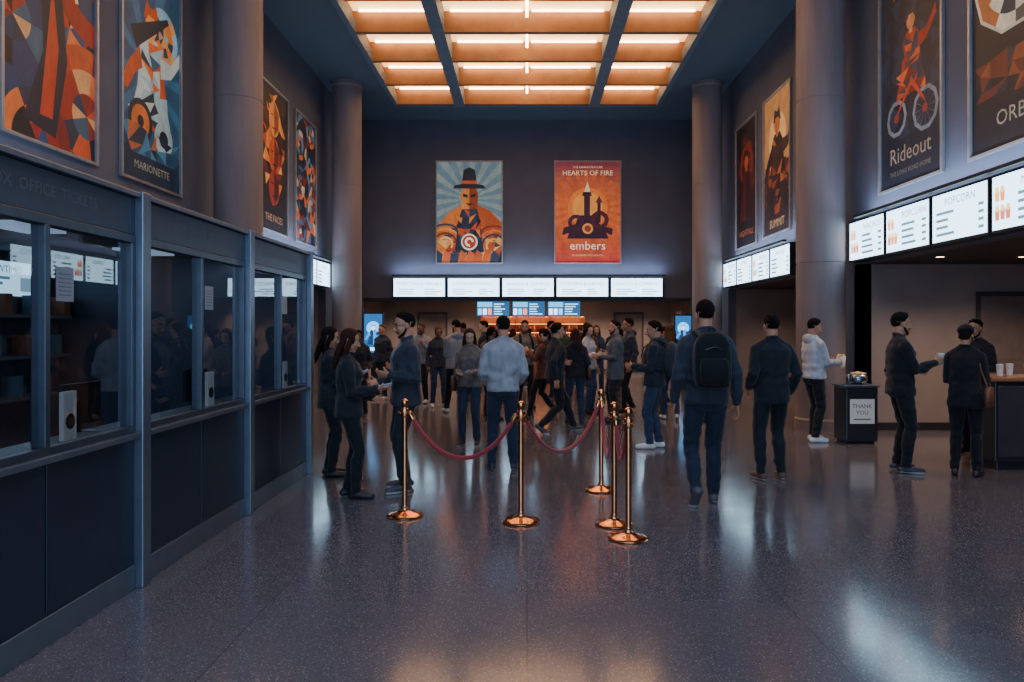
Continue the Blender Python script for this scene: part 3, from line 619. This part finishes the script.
# coffered luminous ceiling
pan=D.materials.new('coffer_luminous_panel'); pan.use_nodes=True; nt=pan.node_tree; pp=nt.nodes['Principled BSDF']
n1=nt.nodes.new('ShaderNodeTexNoise'); n1.inputs['Scale'].default_value=1.1; t1=nt.nodes.new('ShaderNodeTexCoord'); nt.links.new(t1.outputs['Object'],n1.inputs['Vector'])
rr=nt.nodes.new('ShaderNodeValToRGB'); rr.color_ramp.elements[0].position=.35; rr.color_ramp.elements[1].position=.65
rr.color_ramp.elements[0].color=(1,.43,.13,1); rr.color_ramp.elements[1].color=(1,.62,.27,1)
nt.links.new(n1.outputs[0],rr.inputs[0]); nt.links.new(rr.outputs[0],pp.inputs['Emission Color']); pp.inputs['Emission Strength'].default_value=3.0; pp.inputs['Base Color'].default_value=(.6,.4,.25,1)
beamw=mat('coffer_timber','#8a5a32',.6,0,.15,4); beamd=mat('coffer_beam_paint','#5c6876',.6)
led=mat('led_tube','#ffe8c8',.5,emit='#ffdca8',es=16)
e=empty('coffered_ceiling_light',(0,(CY0+CY1)/2,ZC))
b=MB(); b.box(-CX,CX,CY0,CY1,ZC+RC,ZC+RC+.05); b.obj('diffuser_panel',pan,e)
b=MB()
for sx in (-CX-.1,CX): b.box(sx,sx+.1,CY0-.1,CY1+.1,ZC+.251,ZC+RC+.05)
b.box(-CX,CX,CY0-.1,CY0,ZC+.251,ZC+RC+.05); b.box(-CX,CX,CY1,CY1+.1,ZC+.251,ZC+RC+.05); b.obj('upstand',beamw,e)
b=MB()
ny=7; dy=(CY1-CY0)/ny
for i in range(ny+1):
    y=CY0+i*dy; b.box(-CX,CX,y-.07,y+.07,ZC-.03,ZC+RC-.01)
b.obj('cross_beams',beamw,e)
b=MB()
for i in range(ny): b.box(-CX,CX,CY0+(i+.5)*dy-.02,CY0+(i+.5)*dy+.02,ZC+RC-.14,ZC+RC-.02)
b.obj('slats',beamw,e)
b=MB()
for x in (-1.87,1.87): b.box(x-.14,x+.14,CY0,CY1,ZC-.06,ZC+RC-.012)
for x in (-CX,CX): b.box(x-.06,x+.06,CY0-.1,CY1+.1,ZC-.06,ZC+.2)
b.box(-CX,CX,CY1,CY1+.1,ZC-.06,ZC-.001)
b.obj('main_beams',beamd,e)
b=MB()
for i in range(ny):
    y=CY0+i*dy
    b.box(-.03,.03,y+.2,y+dy-.2,ZC+RC-.20,ZC+RC-.15)
    for x0,x1 in ((-3.5,-2.1),(-1.6,-.1),(.1,1.6),(2.1,3.5)): b.box(x0,x1,y+dy-.20,y+dy-.16,ZC+RC-.07,ZC+RC-.03)
b.obj('led_tubes',led,e)
colm=mat('column_concrete','#7c7072',.7,0,.2,3,.25,25,stretch=(1,1,.15))
for cx_,cy in ((-4.6,11.8),(-4.6,18.9),(4.68,11.8),(4.6,18.9)):
    r=.37; b=MB(); pr=[(r+.03,0),(r+.03,.16),(r,.18)]
    for z in (2.62,5.2): pr+=[(r,z-.012),(r-.008,z-.008),(r-.008,z+.008),(r,z+.012)]
    pr+=[(r,ZC-.12),(r+.02,ZC-.10),(r+.02,ZC-.002)]
    b.lathe(pr,(cx_,cy,0),56); b.obj('column',colm,smooth=True,auto=True)

# ------------------------------------------------------------ illuminated menu boards
ES=6.2
bm=artmat('menu_board_print',ES,grain=.0)
bbase=mat('menu_board_lightbox','#c4dcec',.5); pz=bbase.node_tree.nodes['Principled BSDF']; pz.inputs['Emission Color'].default_value=(*lin('#acd6f0'),1); pz.inputs['Emission Strength'].default_value=ES
housing=mat('board_housing','#15161a',.5)
def menu(o,u,n,w,h,rnd,kind=0):
    o=V(o);u=V(u);n=V(n);z=V((0,0,1)); e=empty('menu_board',o+u*w/2)
    f=MB()
    def bx(a0,a1,b0,b1,d0,d1):
        ps=[o+u*i+z*j+n*k for i,j,k in ((a0,b0,d0),(a1,b0,d0),(a1,b1,d0),(a0,b1,d0),(a0,b0,d1),(a1,b0,d1),(a1,b1,d1),(a0,b1,d1))]
        f.add(ps,[(0,3,2,1),(4,5,6,7),(0,1,5,4),(1,2,6,5),(2,3,7,6),(3,0,4,7)])
    bx(.004,w-.004,0,h,.003,.16); 
    f.obj('housing',housing,e)
    m=.03; W=w-2*m;H=h-2*m
    a=Art(W,H,'#b8d8f0')
    D1='#20343f';D2='#38505c'
    if kind==0:
        if rnd.random()<.6:
            for i in range(5):
                x=.05+(i%3)*.09; y=.10 if i<3 else .30; c=rnd.choice(['#a85a3a','#8a4a3a','#a8743a'])
                a.poly([(x,y),(x+.065,y),(x+.075,y+.11),(x-.01,y+.11)],c); a.circ(x+.032,y+.125,.036,'#b09060',12); 
            x0=.42
        else: x0=.08
        a.text(rnd.choice(['POPCORN','NACHOS','DRINKS','COMBOS']),(x0+W)/2-.02,H-.11,.13,D1)
        for k in range(4):
            a.rect(x0,H-.25-k*.085,x0+rnd.uniform(.25,.4),H-.215-k*.085,D2,k>0); a.rect(W-.16,H-.25-k*.085,W-.06,H-.215-k*.085,D2,True)
    else:
        a.text(rnd.choice(['POPCORN & DRINKS','NOW SHOWING','SNACKS & COMBOS']),W/2,H-.17,.14,D2)
        for k in range(3): a.rect(.15,H-.34-k*.07,.15+rnd.uniform(.3,.6),H-.31-k*.07,'#5a7a88',k>0); a.rect(W*.6,H-.34-k*.07,W*.6+rnd.uniform(.2,.5),H-.31-k*.07,'#5a7a88',True)
    a.build('display',o+u*m+z*m+n*.162,u,n,bm,e,base=bbase)
rr_=random.Random(11)
for i in range(5): menu((RX,11.58-1.18*i,2.62),(0,-1,0),(-1,0,0),1.15,.63,rr_)
for i in range(4): menu((RX,18.98-1.21*i,2.62),(0,-1,0),(-1,0,0),1.17,.63,rr_)
for i in range(4): menu((-RX,14.14+1.21*i,2.62),(0,1,0),(1,0,0),1.17,.63,rr_)
for i in range(5): menu((-4.0+1.62*i,YB,2.51),(1,0,0),(0,-1,0),1.58,.60,rr_,1)

# ------------------------------------------------------------ ticket booths
navy=mat('booth_panel_navy','#222d40',.35,.2,.08,3); gun=mat('booth_gunmetal','#727b88',.35,.7,.08,8); lint=mat('booth_lintel','#3f4959',.4,.4,.06,4)
inner=mat('booth_interior','#4a4e59',.8); deskm=mat('booth_desk','#50525a',.5)
g=D.materials.new('booth_glass'); g.use_nodes=True; nt=g.node_tree; nt.nodes.clear(); o_=nt.nodes.new('ShaderNodeOutputMaterial'); mx=nt.nodes.new('ShaderNodeMixShader'); tr=nt.nodes.new('ShaderNodeBsdfTransparent'); gl=nt.nodes.new('ShaderNodeBsdfGlossy'); fz=nt.nodes.new('ShaderNodeFresnel')
tr.inputs[0].default_value=(.70,.76,.82,1); gl.inputs['Roughness'].default_value=.015; fz.inputs[0].default_value=1.85
nt.links.new(fz.outputs[0],mx.inputs[0]);nt.links.new(tr.outputs[0],mx.inputs[1]);nt.links.new(gl.outputs[0],mx.inputs[2]);nt.links.new(mx.outputs[0],o_.inputs[0])
FX=-2.4
def booth(y0,y1):
    e=empty('ticket_booth',(FX-1.4,(y0+y1)/2,0)); ym=(y0+y1)/2
    b=MB(); b.box(FX-.10,FX+.04,y0-.05,y0+.05,0,2.44)
    if y1>8: b.box(FX-.10,FX+.04,y1-.05,y1+.05,0,2.44)
    b.obj('posts',gun,e,bevel=.006)
    a0=y0+.052;a1=y1-.052
    b=MB(); b.box(FX-.08,FX-.005,a0,a1,0,.15); b.obj('kick_plate',gun,e,bevel=.004)
    b=MB(); b.box(FX-.08,FX-.015,a0,ym-.006,.155,.915); b.box(FX-.08,FX-.015,ym+.006,a1,.155,.915); b.obj('front_panels',navy,e,bevel=.003)
    b=MB(); b.box(FX-.40,FX+.03,a0,a1,.925,.96); b.obj('ledge',gun,e,bevel=.004)
    b=MB(); b.box(FX-.08,FX-.005,a0,a1,.962,1.0); b.box(FX-.08,FX-.005,a0,a1,2.12,2.17)
    for y in (a0,ym-.02,a1-.04): b.box(FX-.08,FX-.005,y,y+.04,1.0,2.12)
    b.obj('window_frame',mat('booth_frame','#505864',.35,.7),e,bevel=.003)
    b=MB(); b.add([(FX-.04,a0,1.0),(FX-.04,a1,1.0),(FX-.04,a1,2.12),(FX-.04,a0,2.12)],[(0,1,2,3)]); b.obj('glass_pane',g,e)
    b=MB(); b.box(FX-.08,FX-.01,a0,a1,2.172,2.395); b.obj('lintel',lint,e,bevel=.003)
    b=MB(); b.box(FX-.12,FX+.03,a0,a1,2.398,2.43); b.obj('cornice',gun,e,bevel=.004)
    t=Art(1.6,.2,'#3a4250'); t.L=[]; t.text('BOX  OFFICE  TICKETS',.8,.1,.085,'#525c6c'); t.build('lettering',(FX-.008,ym-.8,2.19),(0,1,0),(1,0,0),artmat('lettering_print',.02,grain=0),e)
    b=MB(); b.box(-5.18,FX-.13,y0-.04,y1-.0,2.36,2.40); b.box(-5.19,-5.15,y0,y1,0,2.355); 
    b.obj('interior_shell',inner,e)
    b=MB(); b.box(-3.45,FX-.41,a0,a1,.74,.78); b.box(-3.4,-3.36,a0,a1,0,.74); b.obj('desk',deskm,e)
    b=MB(); 
    for z in (.9,1.3,1.7): b.box(-5.145,-4.85,a0+.2,a1-.2,z,z+.03)
    for k in range(9):
        yy=a0+.3+k*.15; zz=(.93,1.33,1.73)[k%3]; b.box(-5.1,-4.95,yy,yy+.1,zz+.001,zz+.2,1+k%2)
    b.obj('brochure_shelf',[deskm,mat('brochure_orange','#7a4a38',.6),mat('brochure_blue','#40606e',.6)],e)
    b=MB(); yy=y0+.55
    b.box(-3.12,-3.09,yy-.22,yy+.22,.93,1.22); b.box(-3.15,-3.12,yy-.03,yy+.03,.79,1.0); b.box(-3.22,-3.04,yy-.1,yy+.1,.782,.8); b.add([(-3.125,yy-.2,.95),(-3.125,yy+.2,.95),(-3.125,yy+.2,1.2),(-3.125,yy-.2,1.2)],[(0,1,2,3)],1)
    b.obj('till_monitor',[mat('plastic_black','#15161a',.4),mat('screen_glow','#303c50',.3,emit='#7fb0e0',es=1.2)],e,bevel=.003)
    sc=Art(1.2,.34,'#9cc4dc'); 
    sc.text('SHOWTIMES',.6,.26,.1,'#2a4454')
    for q in range(3): sc.rect(.08,.05+q*.055,.5+.1*(q%3),.08+q*.055,'#3c5a6c',q>0)
    sc.rect(.85,.05,1.1,.19,'#5a7888'); sc.build('showtimes_screen',(-5.14,ym-.6,1.92),(0,1,0),(1,0,0),artmat('screen_dim',2.2,grain=0),e)
    yi=y0+1.14; b=MB(); b.box(FX-.075,FX-.05,yi-.055,yi+.055,1.0,1.26); 
    for r,x,m in ((.042,FX-.0485,1),(.026,FX-.047,2)):
        b.add([(x,yi+r*math.cos(2*math.pi*j/24),1.10+r*math.sin(2*math.pi*j/24)) for j in range(24)],[tuple(range(24))],m)
    b.obj('speaker_plate',[mat('speaker_white','#e0e4e8',.5,emit='#c0c8d0',es=.08),mat('speaker_dark','#20222a',.5),mat('speaker_mid','#5a5e66',.5)],e)
    pn=Art(.15,.18,'#8a9098'); 
    for k in range(6): pn.rect(.02,.03+k*.022,.13,.036+k*.022,'#60656e',k>0)
    pn.build('paper_notice',(FX-.038,y0+1.0,1.74),(0,1,0),(1,0,0),artmat('paper_print',.02,grain=.1),e)
    b=MB(); ys=ym+.25; b.lathe([(.17,0),(.17,.02),(.03,.04),(.03,.5),(.17,.52),(.18,.58),(.15,.6)],(-3.9,ys,0),20); b.obj('stool',MC['plastic_black'],e,smooth=True,auto=True)
    b=MB(); b.box(-3.9,-3.6,ym-.3,ym+.3,2.335,2.358); b.obj('fill_fitting',mat('fill_fitting_lens','#c8d0d8',.5,emit='#b0c8e8',es=.6),e)  # added glowing fitting and lamp, brightening the booth interior
    l=D.lights.new('booth_fill_lamp','AREA'); l.shape='RECTANGLE'; l.size=.3; l.size_y=.6; l.energy=5; l.color=(.75,.84,1); o=D.objects.new('booth_fill_lamp',l); o.location=(-3.75,ym,2.33); COL.objects.link(o); attach(o,e)
for a,c in ((1.06,2.83),(2.83,4.60),(4.60,6.37),(6.37,8.14)): booth(a,c)
wallbox('wall_booth_end',[(-5.18,FX-.12,8.16,8.2,0,2.42)],lint)

# ------------------------------------------------------------ stanchions & ropes
brass=mat('polished_copper_brass','#cc8c60',.18,1,.06,10); velvet=mat('rope_velvet_red','#98202a',.8,0,.2,40,.4,200,sheen=.3)
ST=[(-1.04,6.30),(-.05,6.10),(.73,7.28),(.71,6.02),(.77,5.62)]
for x,y in ST:
    b=MB(); b.lathe([(.155,0),(.158,.012),(.15,.02),(.12,.03),(.07,.042),(.035,.06),(.024,.085),(.023,.10),(.023,.84),(.033,.845),(.036,.86),(.036,.90),(.033,.915),(.024,.92),(.022,.93),(.030,.945),(.034,.965),(.030,.985),(.016,.996),(.004,1.0)],(x,y,0),36)
    for a in range(4):
        t=a*math.pi/2+.6; q=V((x,y,.875)); d=V((math.cos(t),math.sin(t),0)); b.tube([q+d*.03,q+d*.05,q+d*.055+V((0,0,.015))],[.005]*3,8)
    b.obj('stanchion',brass,smooth=True,auto=True)
def rope(i,j,sag):
    a=V((*ST[i],.87));c=V((*ST[j],.87)); d=(c-a).normalized(); a+=d*.05;c-=d*.05
    pts=[]; n=22
    for k in range(n+1):
        t=k/n; z=-sag*(1-(2*t-1)**2)**.9 if 0<t<1 else 0; pts.append(a.lerp(c,t)+V((0,0,z)))
    b=MB(); b.tube(pts,[.018]*(n+1),12)
    for q,w in ((pts[0],pts[1]),(pts[-1],pts[-2])):
        dd=(w-q).normalized(); b.tube([q-dd*.005,q+dd*.05],[.021,.021],12,1); 
    b.obj('velvet_rope',[velvet,brass],smooth=True)
rope(0,1,.36); rope(1,2,.38); rope(2,3,.42); rope(3,4,.30)

# ------------------------------------------------------------ condiment station
e=empty('condiment_station',(4.62,10.4,0))
b=MB(); b.box(4.40,4.84,10.2,10.62,.03,.78); b.box(4.43,4.81,10.23,10.6,0,.03); b.obj('cabinet',mat('station_black','#24262c',.4,0,.1),e,bevel=.015)
b=MB(); b.box(4.38,4.86,10.18,10.64,.782,.81); b.obj('worktop',gun,e,bevel=.006)
a=Art(.34,.34,'#d8d4ca'); a.text('THANK',.17,.24,.08,'#3a3a40'); a.text('YOU',.17,.15,.08,'#3a3a40'); a.rect(.05,.05,.29,.07,'#70706c'); a.build('sign',(4.45,10.197,.28),(1,0,0),(0,-1,0),artmat('sign_print',.12,grain=.1),e)
b=MB(); b.lathe([(.10,.812),(.13,.87),(.12,.93),(.05,.97)],(4.66,10.42,0),20); b.lathe([(.03,.812),(.035,.95),(.03,.955)],(4.50,10.35,0),16)
for q in range(30):
    t=q*2.4; r=.1*math.sqrt(q/30); b.ell((4.66+r*math.cos(t),10.42+r*math.sin(t),.95+.03*(1-r*8)),(.018,.016,.015),1,7,5)
b.obj('popcorn_tray',[mat('tray_steel','#9aa0a8',.25,1),mat('popcorn','#e8c880',.7)],e,smooth=True)
e=empty('concession_counter',(6.9,8.65,0))
b=MB(); b.box(5.25,8.9,8.3,8.78,.1,1.0); b.box(5.3,8.85,8.35,8.72,0,.1)
b.obj('body',mat('counter_black','#24242a',.4),e,bevel=.01)
b=MB()
for k in range(8): b.box(5.28+k*.45,5.28+k*.45+.41,8.285,8.299,.15,.95)
b.obj('front_slats',mat('counter_slats','#302e36',.45),e,bevel=.004)
b=MB(); b.box(5.18,8.95,8.24,8.84,1.002,1.05); b.obj('worktop',mat('counter_timber','#8a5a3c',.35,0,.3,5,stretch=(.3,4,4)),e,bevel=.01)
b=MB()
for k in range(6): b.lathe([(.028,1.052),(.038,1.17),(.04,1.175),(.04,1.185),(.02,1.19)],(5.4+.16*k+(k%2)*.03,8.45+(k%2)*.12,0),16)
b.obj('paper_cups',mat('cup_paper','#d8d4cc',.6),e,smooth=True,auto=True)
b=MB(); b.box(6.6,7.1,8.35,8.75,1.052,1.5); b.box(6.62,7.08,8.34,8.352,1.12,1.46,1); b.box(6.55,7.15,8.32,8.78,1.5,1.56); b.obj('popcorn_machine',[mat('machine_red','#7a2420',.4),mat('machine_glow','#e0b060',.4,emit='#ffc070',es=2)],e,bevel=.008)
def door(name,x0,x1,y,h=2.1):
    e=empty(name,((x0+x1)/2,y,0)); b=MB(); b.box(x0-.07,x0,y-.03,y-.002,0,h+.07);b.box(x1,x1+.07,y-.03,y-.002,0,h+.07);b.box(x0,x1,y-.03,y-.002,h,h+.07); b.obj('door_frame',mat('door_frame_paint','#3a3434',.5),e,bevel=.004)
    b=MB(); b.box(x0+.004,x1-.004,y-.02,y-.002,.01,h-.004); b.box(x0+.12,x1-.12,y-.026,y-.02,.25,.95);b.box(x0+.12,x1-.12,y-.026,y-.02,1.1,h-.15); b.obj('leaf',mat('door_leaf','#6a5c58',.5),e,bevel=.003)
    b=MB(); b.tube([(x0+.09,y-.02,1.0),(x0+.09,y-.07,1.0),(x0+.2,y-.07,1.0)],[.01]*3,8); b.obj('handle',gun,e,smooth=True)
door('door_1',7.1,7.95,11.6)
door('door_2',-3.9,-2.95,26.8); door('door_3',3.2,4.15,26.8)
dl=mat('downlight_lens','#ffe0b8',.4,emit='#ffc890',es=12)
def down(x,y,z,en,name='recessed_downlight'):
    e=empty(name,(x,y,z)); b=MB(); b.lathe([(.075,-.012),(.08,-.006),(.08,-.001),(.05,-.001)],(x,y,z),20); b.obj('trim_ring',mat('ring_white','#8a8680',.4),e,smooth=True)
    b=MB(); b.lathe([(.001,-.014),(.05,-.014),(.05,-.0125)],(x,y,z),20); b.obj('lens',dl,e)
    l=D.lights.new('downlight_lamp','SPOT'); l.energy=en; l.color=(1,.74,.56); l.spot_size=math.radians(140); l.spot_blend=.9; l.shadow_soft_size=.05
    o=D.objects.new('downlight_lamp',l); o.location=(x,y,z-.03); COL.objects.link(o); attach(o,e)
for x,y in ((5.75,10.3),(6.9,10.3),(8.4,10.0),(6.3,7.0)): down(x,y,OPZ,130)
for x,y in ((6.4,17.4),(7.0,15.2)): down(x,y,OPZ,130)
for x,y in ((-6.4,17.4),(-6.4,15.0)): down(x,y,OPZ,90)
for x in (-4.2,-2.4,2.7,4.3): down(x,25.4,2.6,320)
for x in (-1.0,1.4): down(x,23.2,2.6,60)
# ------------------------------------------------------------ rear snack bar
e=empty('snack_bar',(.2,25,0)); wood=mat('bar_timber','#a0623a',.45,0,.3,5,stretch=(4,4,.4))
b=MB(); b.box(-1.7,2.1,24.2,24.8,0,1.0); b.box(-1.75,2.15,24.12,24.85,1.0,1.06); b.obj('counter',wood,e,bevel=.01)
b=MB(); b.box(-1.6,2.0,25.9,26.1,0,2.0)
for z in (1.15,1.45,1.75): b.box(-1.6,2.0,25.6,25.9,z,z+.03)
for x in (-1.6,-.4,.8,1.97): b.box(x,x+.03,25.6,25.9,1.0,2.0)
b.obj('shelving',wood,e,bevel=.004)
b=MB()
for z in (1.185,1.485):
    for k in range(26):
        if k%8==7: continue
        x=-1.5+k*.135; b.lathe([(.035,z),(.035,z+.13),(.012,z+.18),(.012,z+.21)],(x,25.75,0),8,k%3)
b.obj('bottles',[mat('bottle_amber','#c8702c',.2),mat('bottle_white','#d8d0c0',.3),mat('bottle_red','#a03424',.3)],e,smooth=True)
b=MB()
for z in (1.44,1.74,1.99): b.box(-1.55,1.95,25.62,25.65,z-.008,z+.0)
b.obj('shelf_led_strips',mat('shelf_led','#ffb060',.5,emit='#ff9c4a',es=12),e)
l=D.lights.new('shelf_lamp','AREA'); l.shape='RECTANGLE'; l.size=3.4; l.size_y=.05; l.energy=25; l.color=(1,.66,.4); o=D.objects.new('shelf_lamp',l); o.location=(.2,25.5,2.3); o.rotation_euler=(math.radians(25),0,0); COL.objects.link(o); attach(o,e)
for k in range(3):
    o=(-1.65+k*1.15,24.0,1.98); e2=empty('menu_screen',V(o)+V((.5,0,0)))
    b=MB(); b.box(o[0],o[0]+1.1,24.0,24.05,1.96,2.5); b.obj('bezel',MC['plastic_black'],e2,bevel=.004)
    b=MB(); b.box(o[0]+.5,o[0]+.6,24.01,24.04,2.5,2.6); b.obj('hanger',MC['plastic_black'],e2)
    a=Art(1.06,.5,'#1c3c5c'); a.rect(.03,.3,.5,.46,'#4a90c0'); 
    for q in range(5): a.rect(.56,.06+q*.08,.56+random.uniform(.2,.44),.09+q*.08,'#8fc8e8',q>0)
    for q in range(3): a.rect(.04+q*.16,.05,.16+q*.16,.25,random.choice(['#d07a3c','#5aa8d8','#c8d8e0']),q>0)
    a.build('picture',(o[0]+.02,23.998,1.98),(1,0,0),(0,-1,0),artmat('screen_picture',4,grain=.2),e2)
def totem(x,y):
    e=empty('digital_signage_totem',(x,y,0)); b=MB(); b.box(x-.25,x+.25,y,y+.08,.95,1.98); b.box(x-.06,x+.06,y+.02,y+.07,.03,.95); b.box(x-.25,x+.25,y-.12,y+.2,0,.03); b.obj('stand',MC['plastic_black'],e,bevel=.008)
    a=Art(.44,.94,'#14406c'); a.circ(.22,.6,.16,'#4aa0d8'); figure(a,.22,.2,.5,'#0e2440','#a8c8e8','#2a6aa8'); a.rect(.05,.05,.39,.13,'#98c8e8')
    a.build('screen',(x-.22,y-.002,1.0),(1,0,0),(0,-1,0),artmat('screen_picture',3.5),e)
totem(-3.72,17.9); totem(4.35,20.6)

# ------------------------------------------------------------ unseen glazing behind the camera, added to let in cool fill light
gg=MB()
for x in (-4.2,-2.1,-.03,2.04,4.14): gg.box(x,x+.06,-5.15,-5.05,.3,4.4)
gg.box(-4.2,4.2,-5.15,-5.05,2.4,2.46); gg.obj('unseen_window_1',MC['booth_frame'])
w=D.worlds.new('dusk'); SC.world=w; w.use_nodes=True; w.node_tree.nodes['Background'].inputs[0].default_value=(.12,.2,.32,1); w.node_tree.nodes['Background'].inputs[1].default_value=.6
def area(name,loc,rot,sx,sy,en,col,parent=None):
    l=D.lights.new(name,'AREA'); l.shape='RECTANGLE'; l.size=sx; l.size_y=sy; l.energy=en; l.color=col; o=D.objects.new(name,l); o.location=loc; o.rotation_euler=[math.radians(q) for q in rot]; COL.objects.link(o)
    if parent: attach(o,parent)
    return o
COOL=(.54,.71,1.0)
area('street_fill',(0,-5.3,2.5),(90,0,0),8.2,4,600,(.47,.68,1.0))  # added cool fill behind the camera, standing in for outdoor light
e=empty('entrance_fill_light',(0,1.5,ZC)); b=MB(); b.box(-3.2,3.2,-1.6,4.6,ZC-.06,ZC-.002); b.obj('fill_tray',gun,e)  # added overhead fill panel and lamp, out of view
area('entrance_fill_lamp',(0,1.5,ZC-.07),(0,0,0),6.2,6.0,430,COOL,e)
def fill_cove(x0,x1,y0,y1,z,tilt,en,col=COOL):  # added up-lights hidden from view, a cool fill wash on the walls
    e=empty('fill_cove_light',((x0+x1)/2,(y0+y1)/2,z)); b=MB(); b.box(x0,x1,y0,y1,z,z+.04); b.obj('fill_trough',housing,e)
    area('fill_cove_lamp',((x0+x1)/2,(y0+y1)/2,z+.05),tilt,max(.04,x1-x0-.02),y1-y0-.02 if x1-x0<1 else .06,en,col,e)
fill_cove(-4.2,-4.1,1.5,8.0,2.41,(180,20,0),130)
fill_cove(-4.95,-4.87,14.2,18.4,3.26,(180,-15,0),42)
fill_cove(4.93,5.01,5.8,11.2,3.26,(180,15,0),55)
fill_cove(4.90,4.98,14.2,18.4,3.26,(180,15,0),42)
fill_cove(-4.0,4.1,21.9,21.98,3.14,(165,0,0),65)

# ------------------------------------------------------------ camera
cd=D.cameras.new('camera'); cd.sensor_width=36; cd.lens=740/1024*36; cd.shift_x=-15/1024; cd.shift_y=-13/1024; cd.clip_end=100
c=D.objects.new('camera',cd); c.location=(0,0,1.6); c.rotation_euler=(math.radians(90),0,0); COL.objects.link(c); SC.camera=c
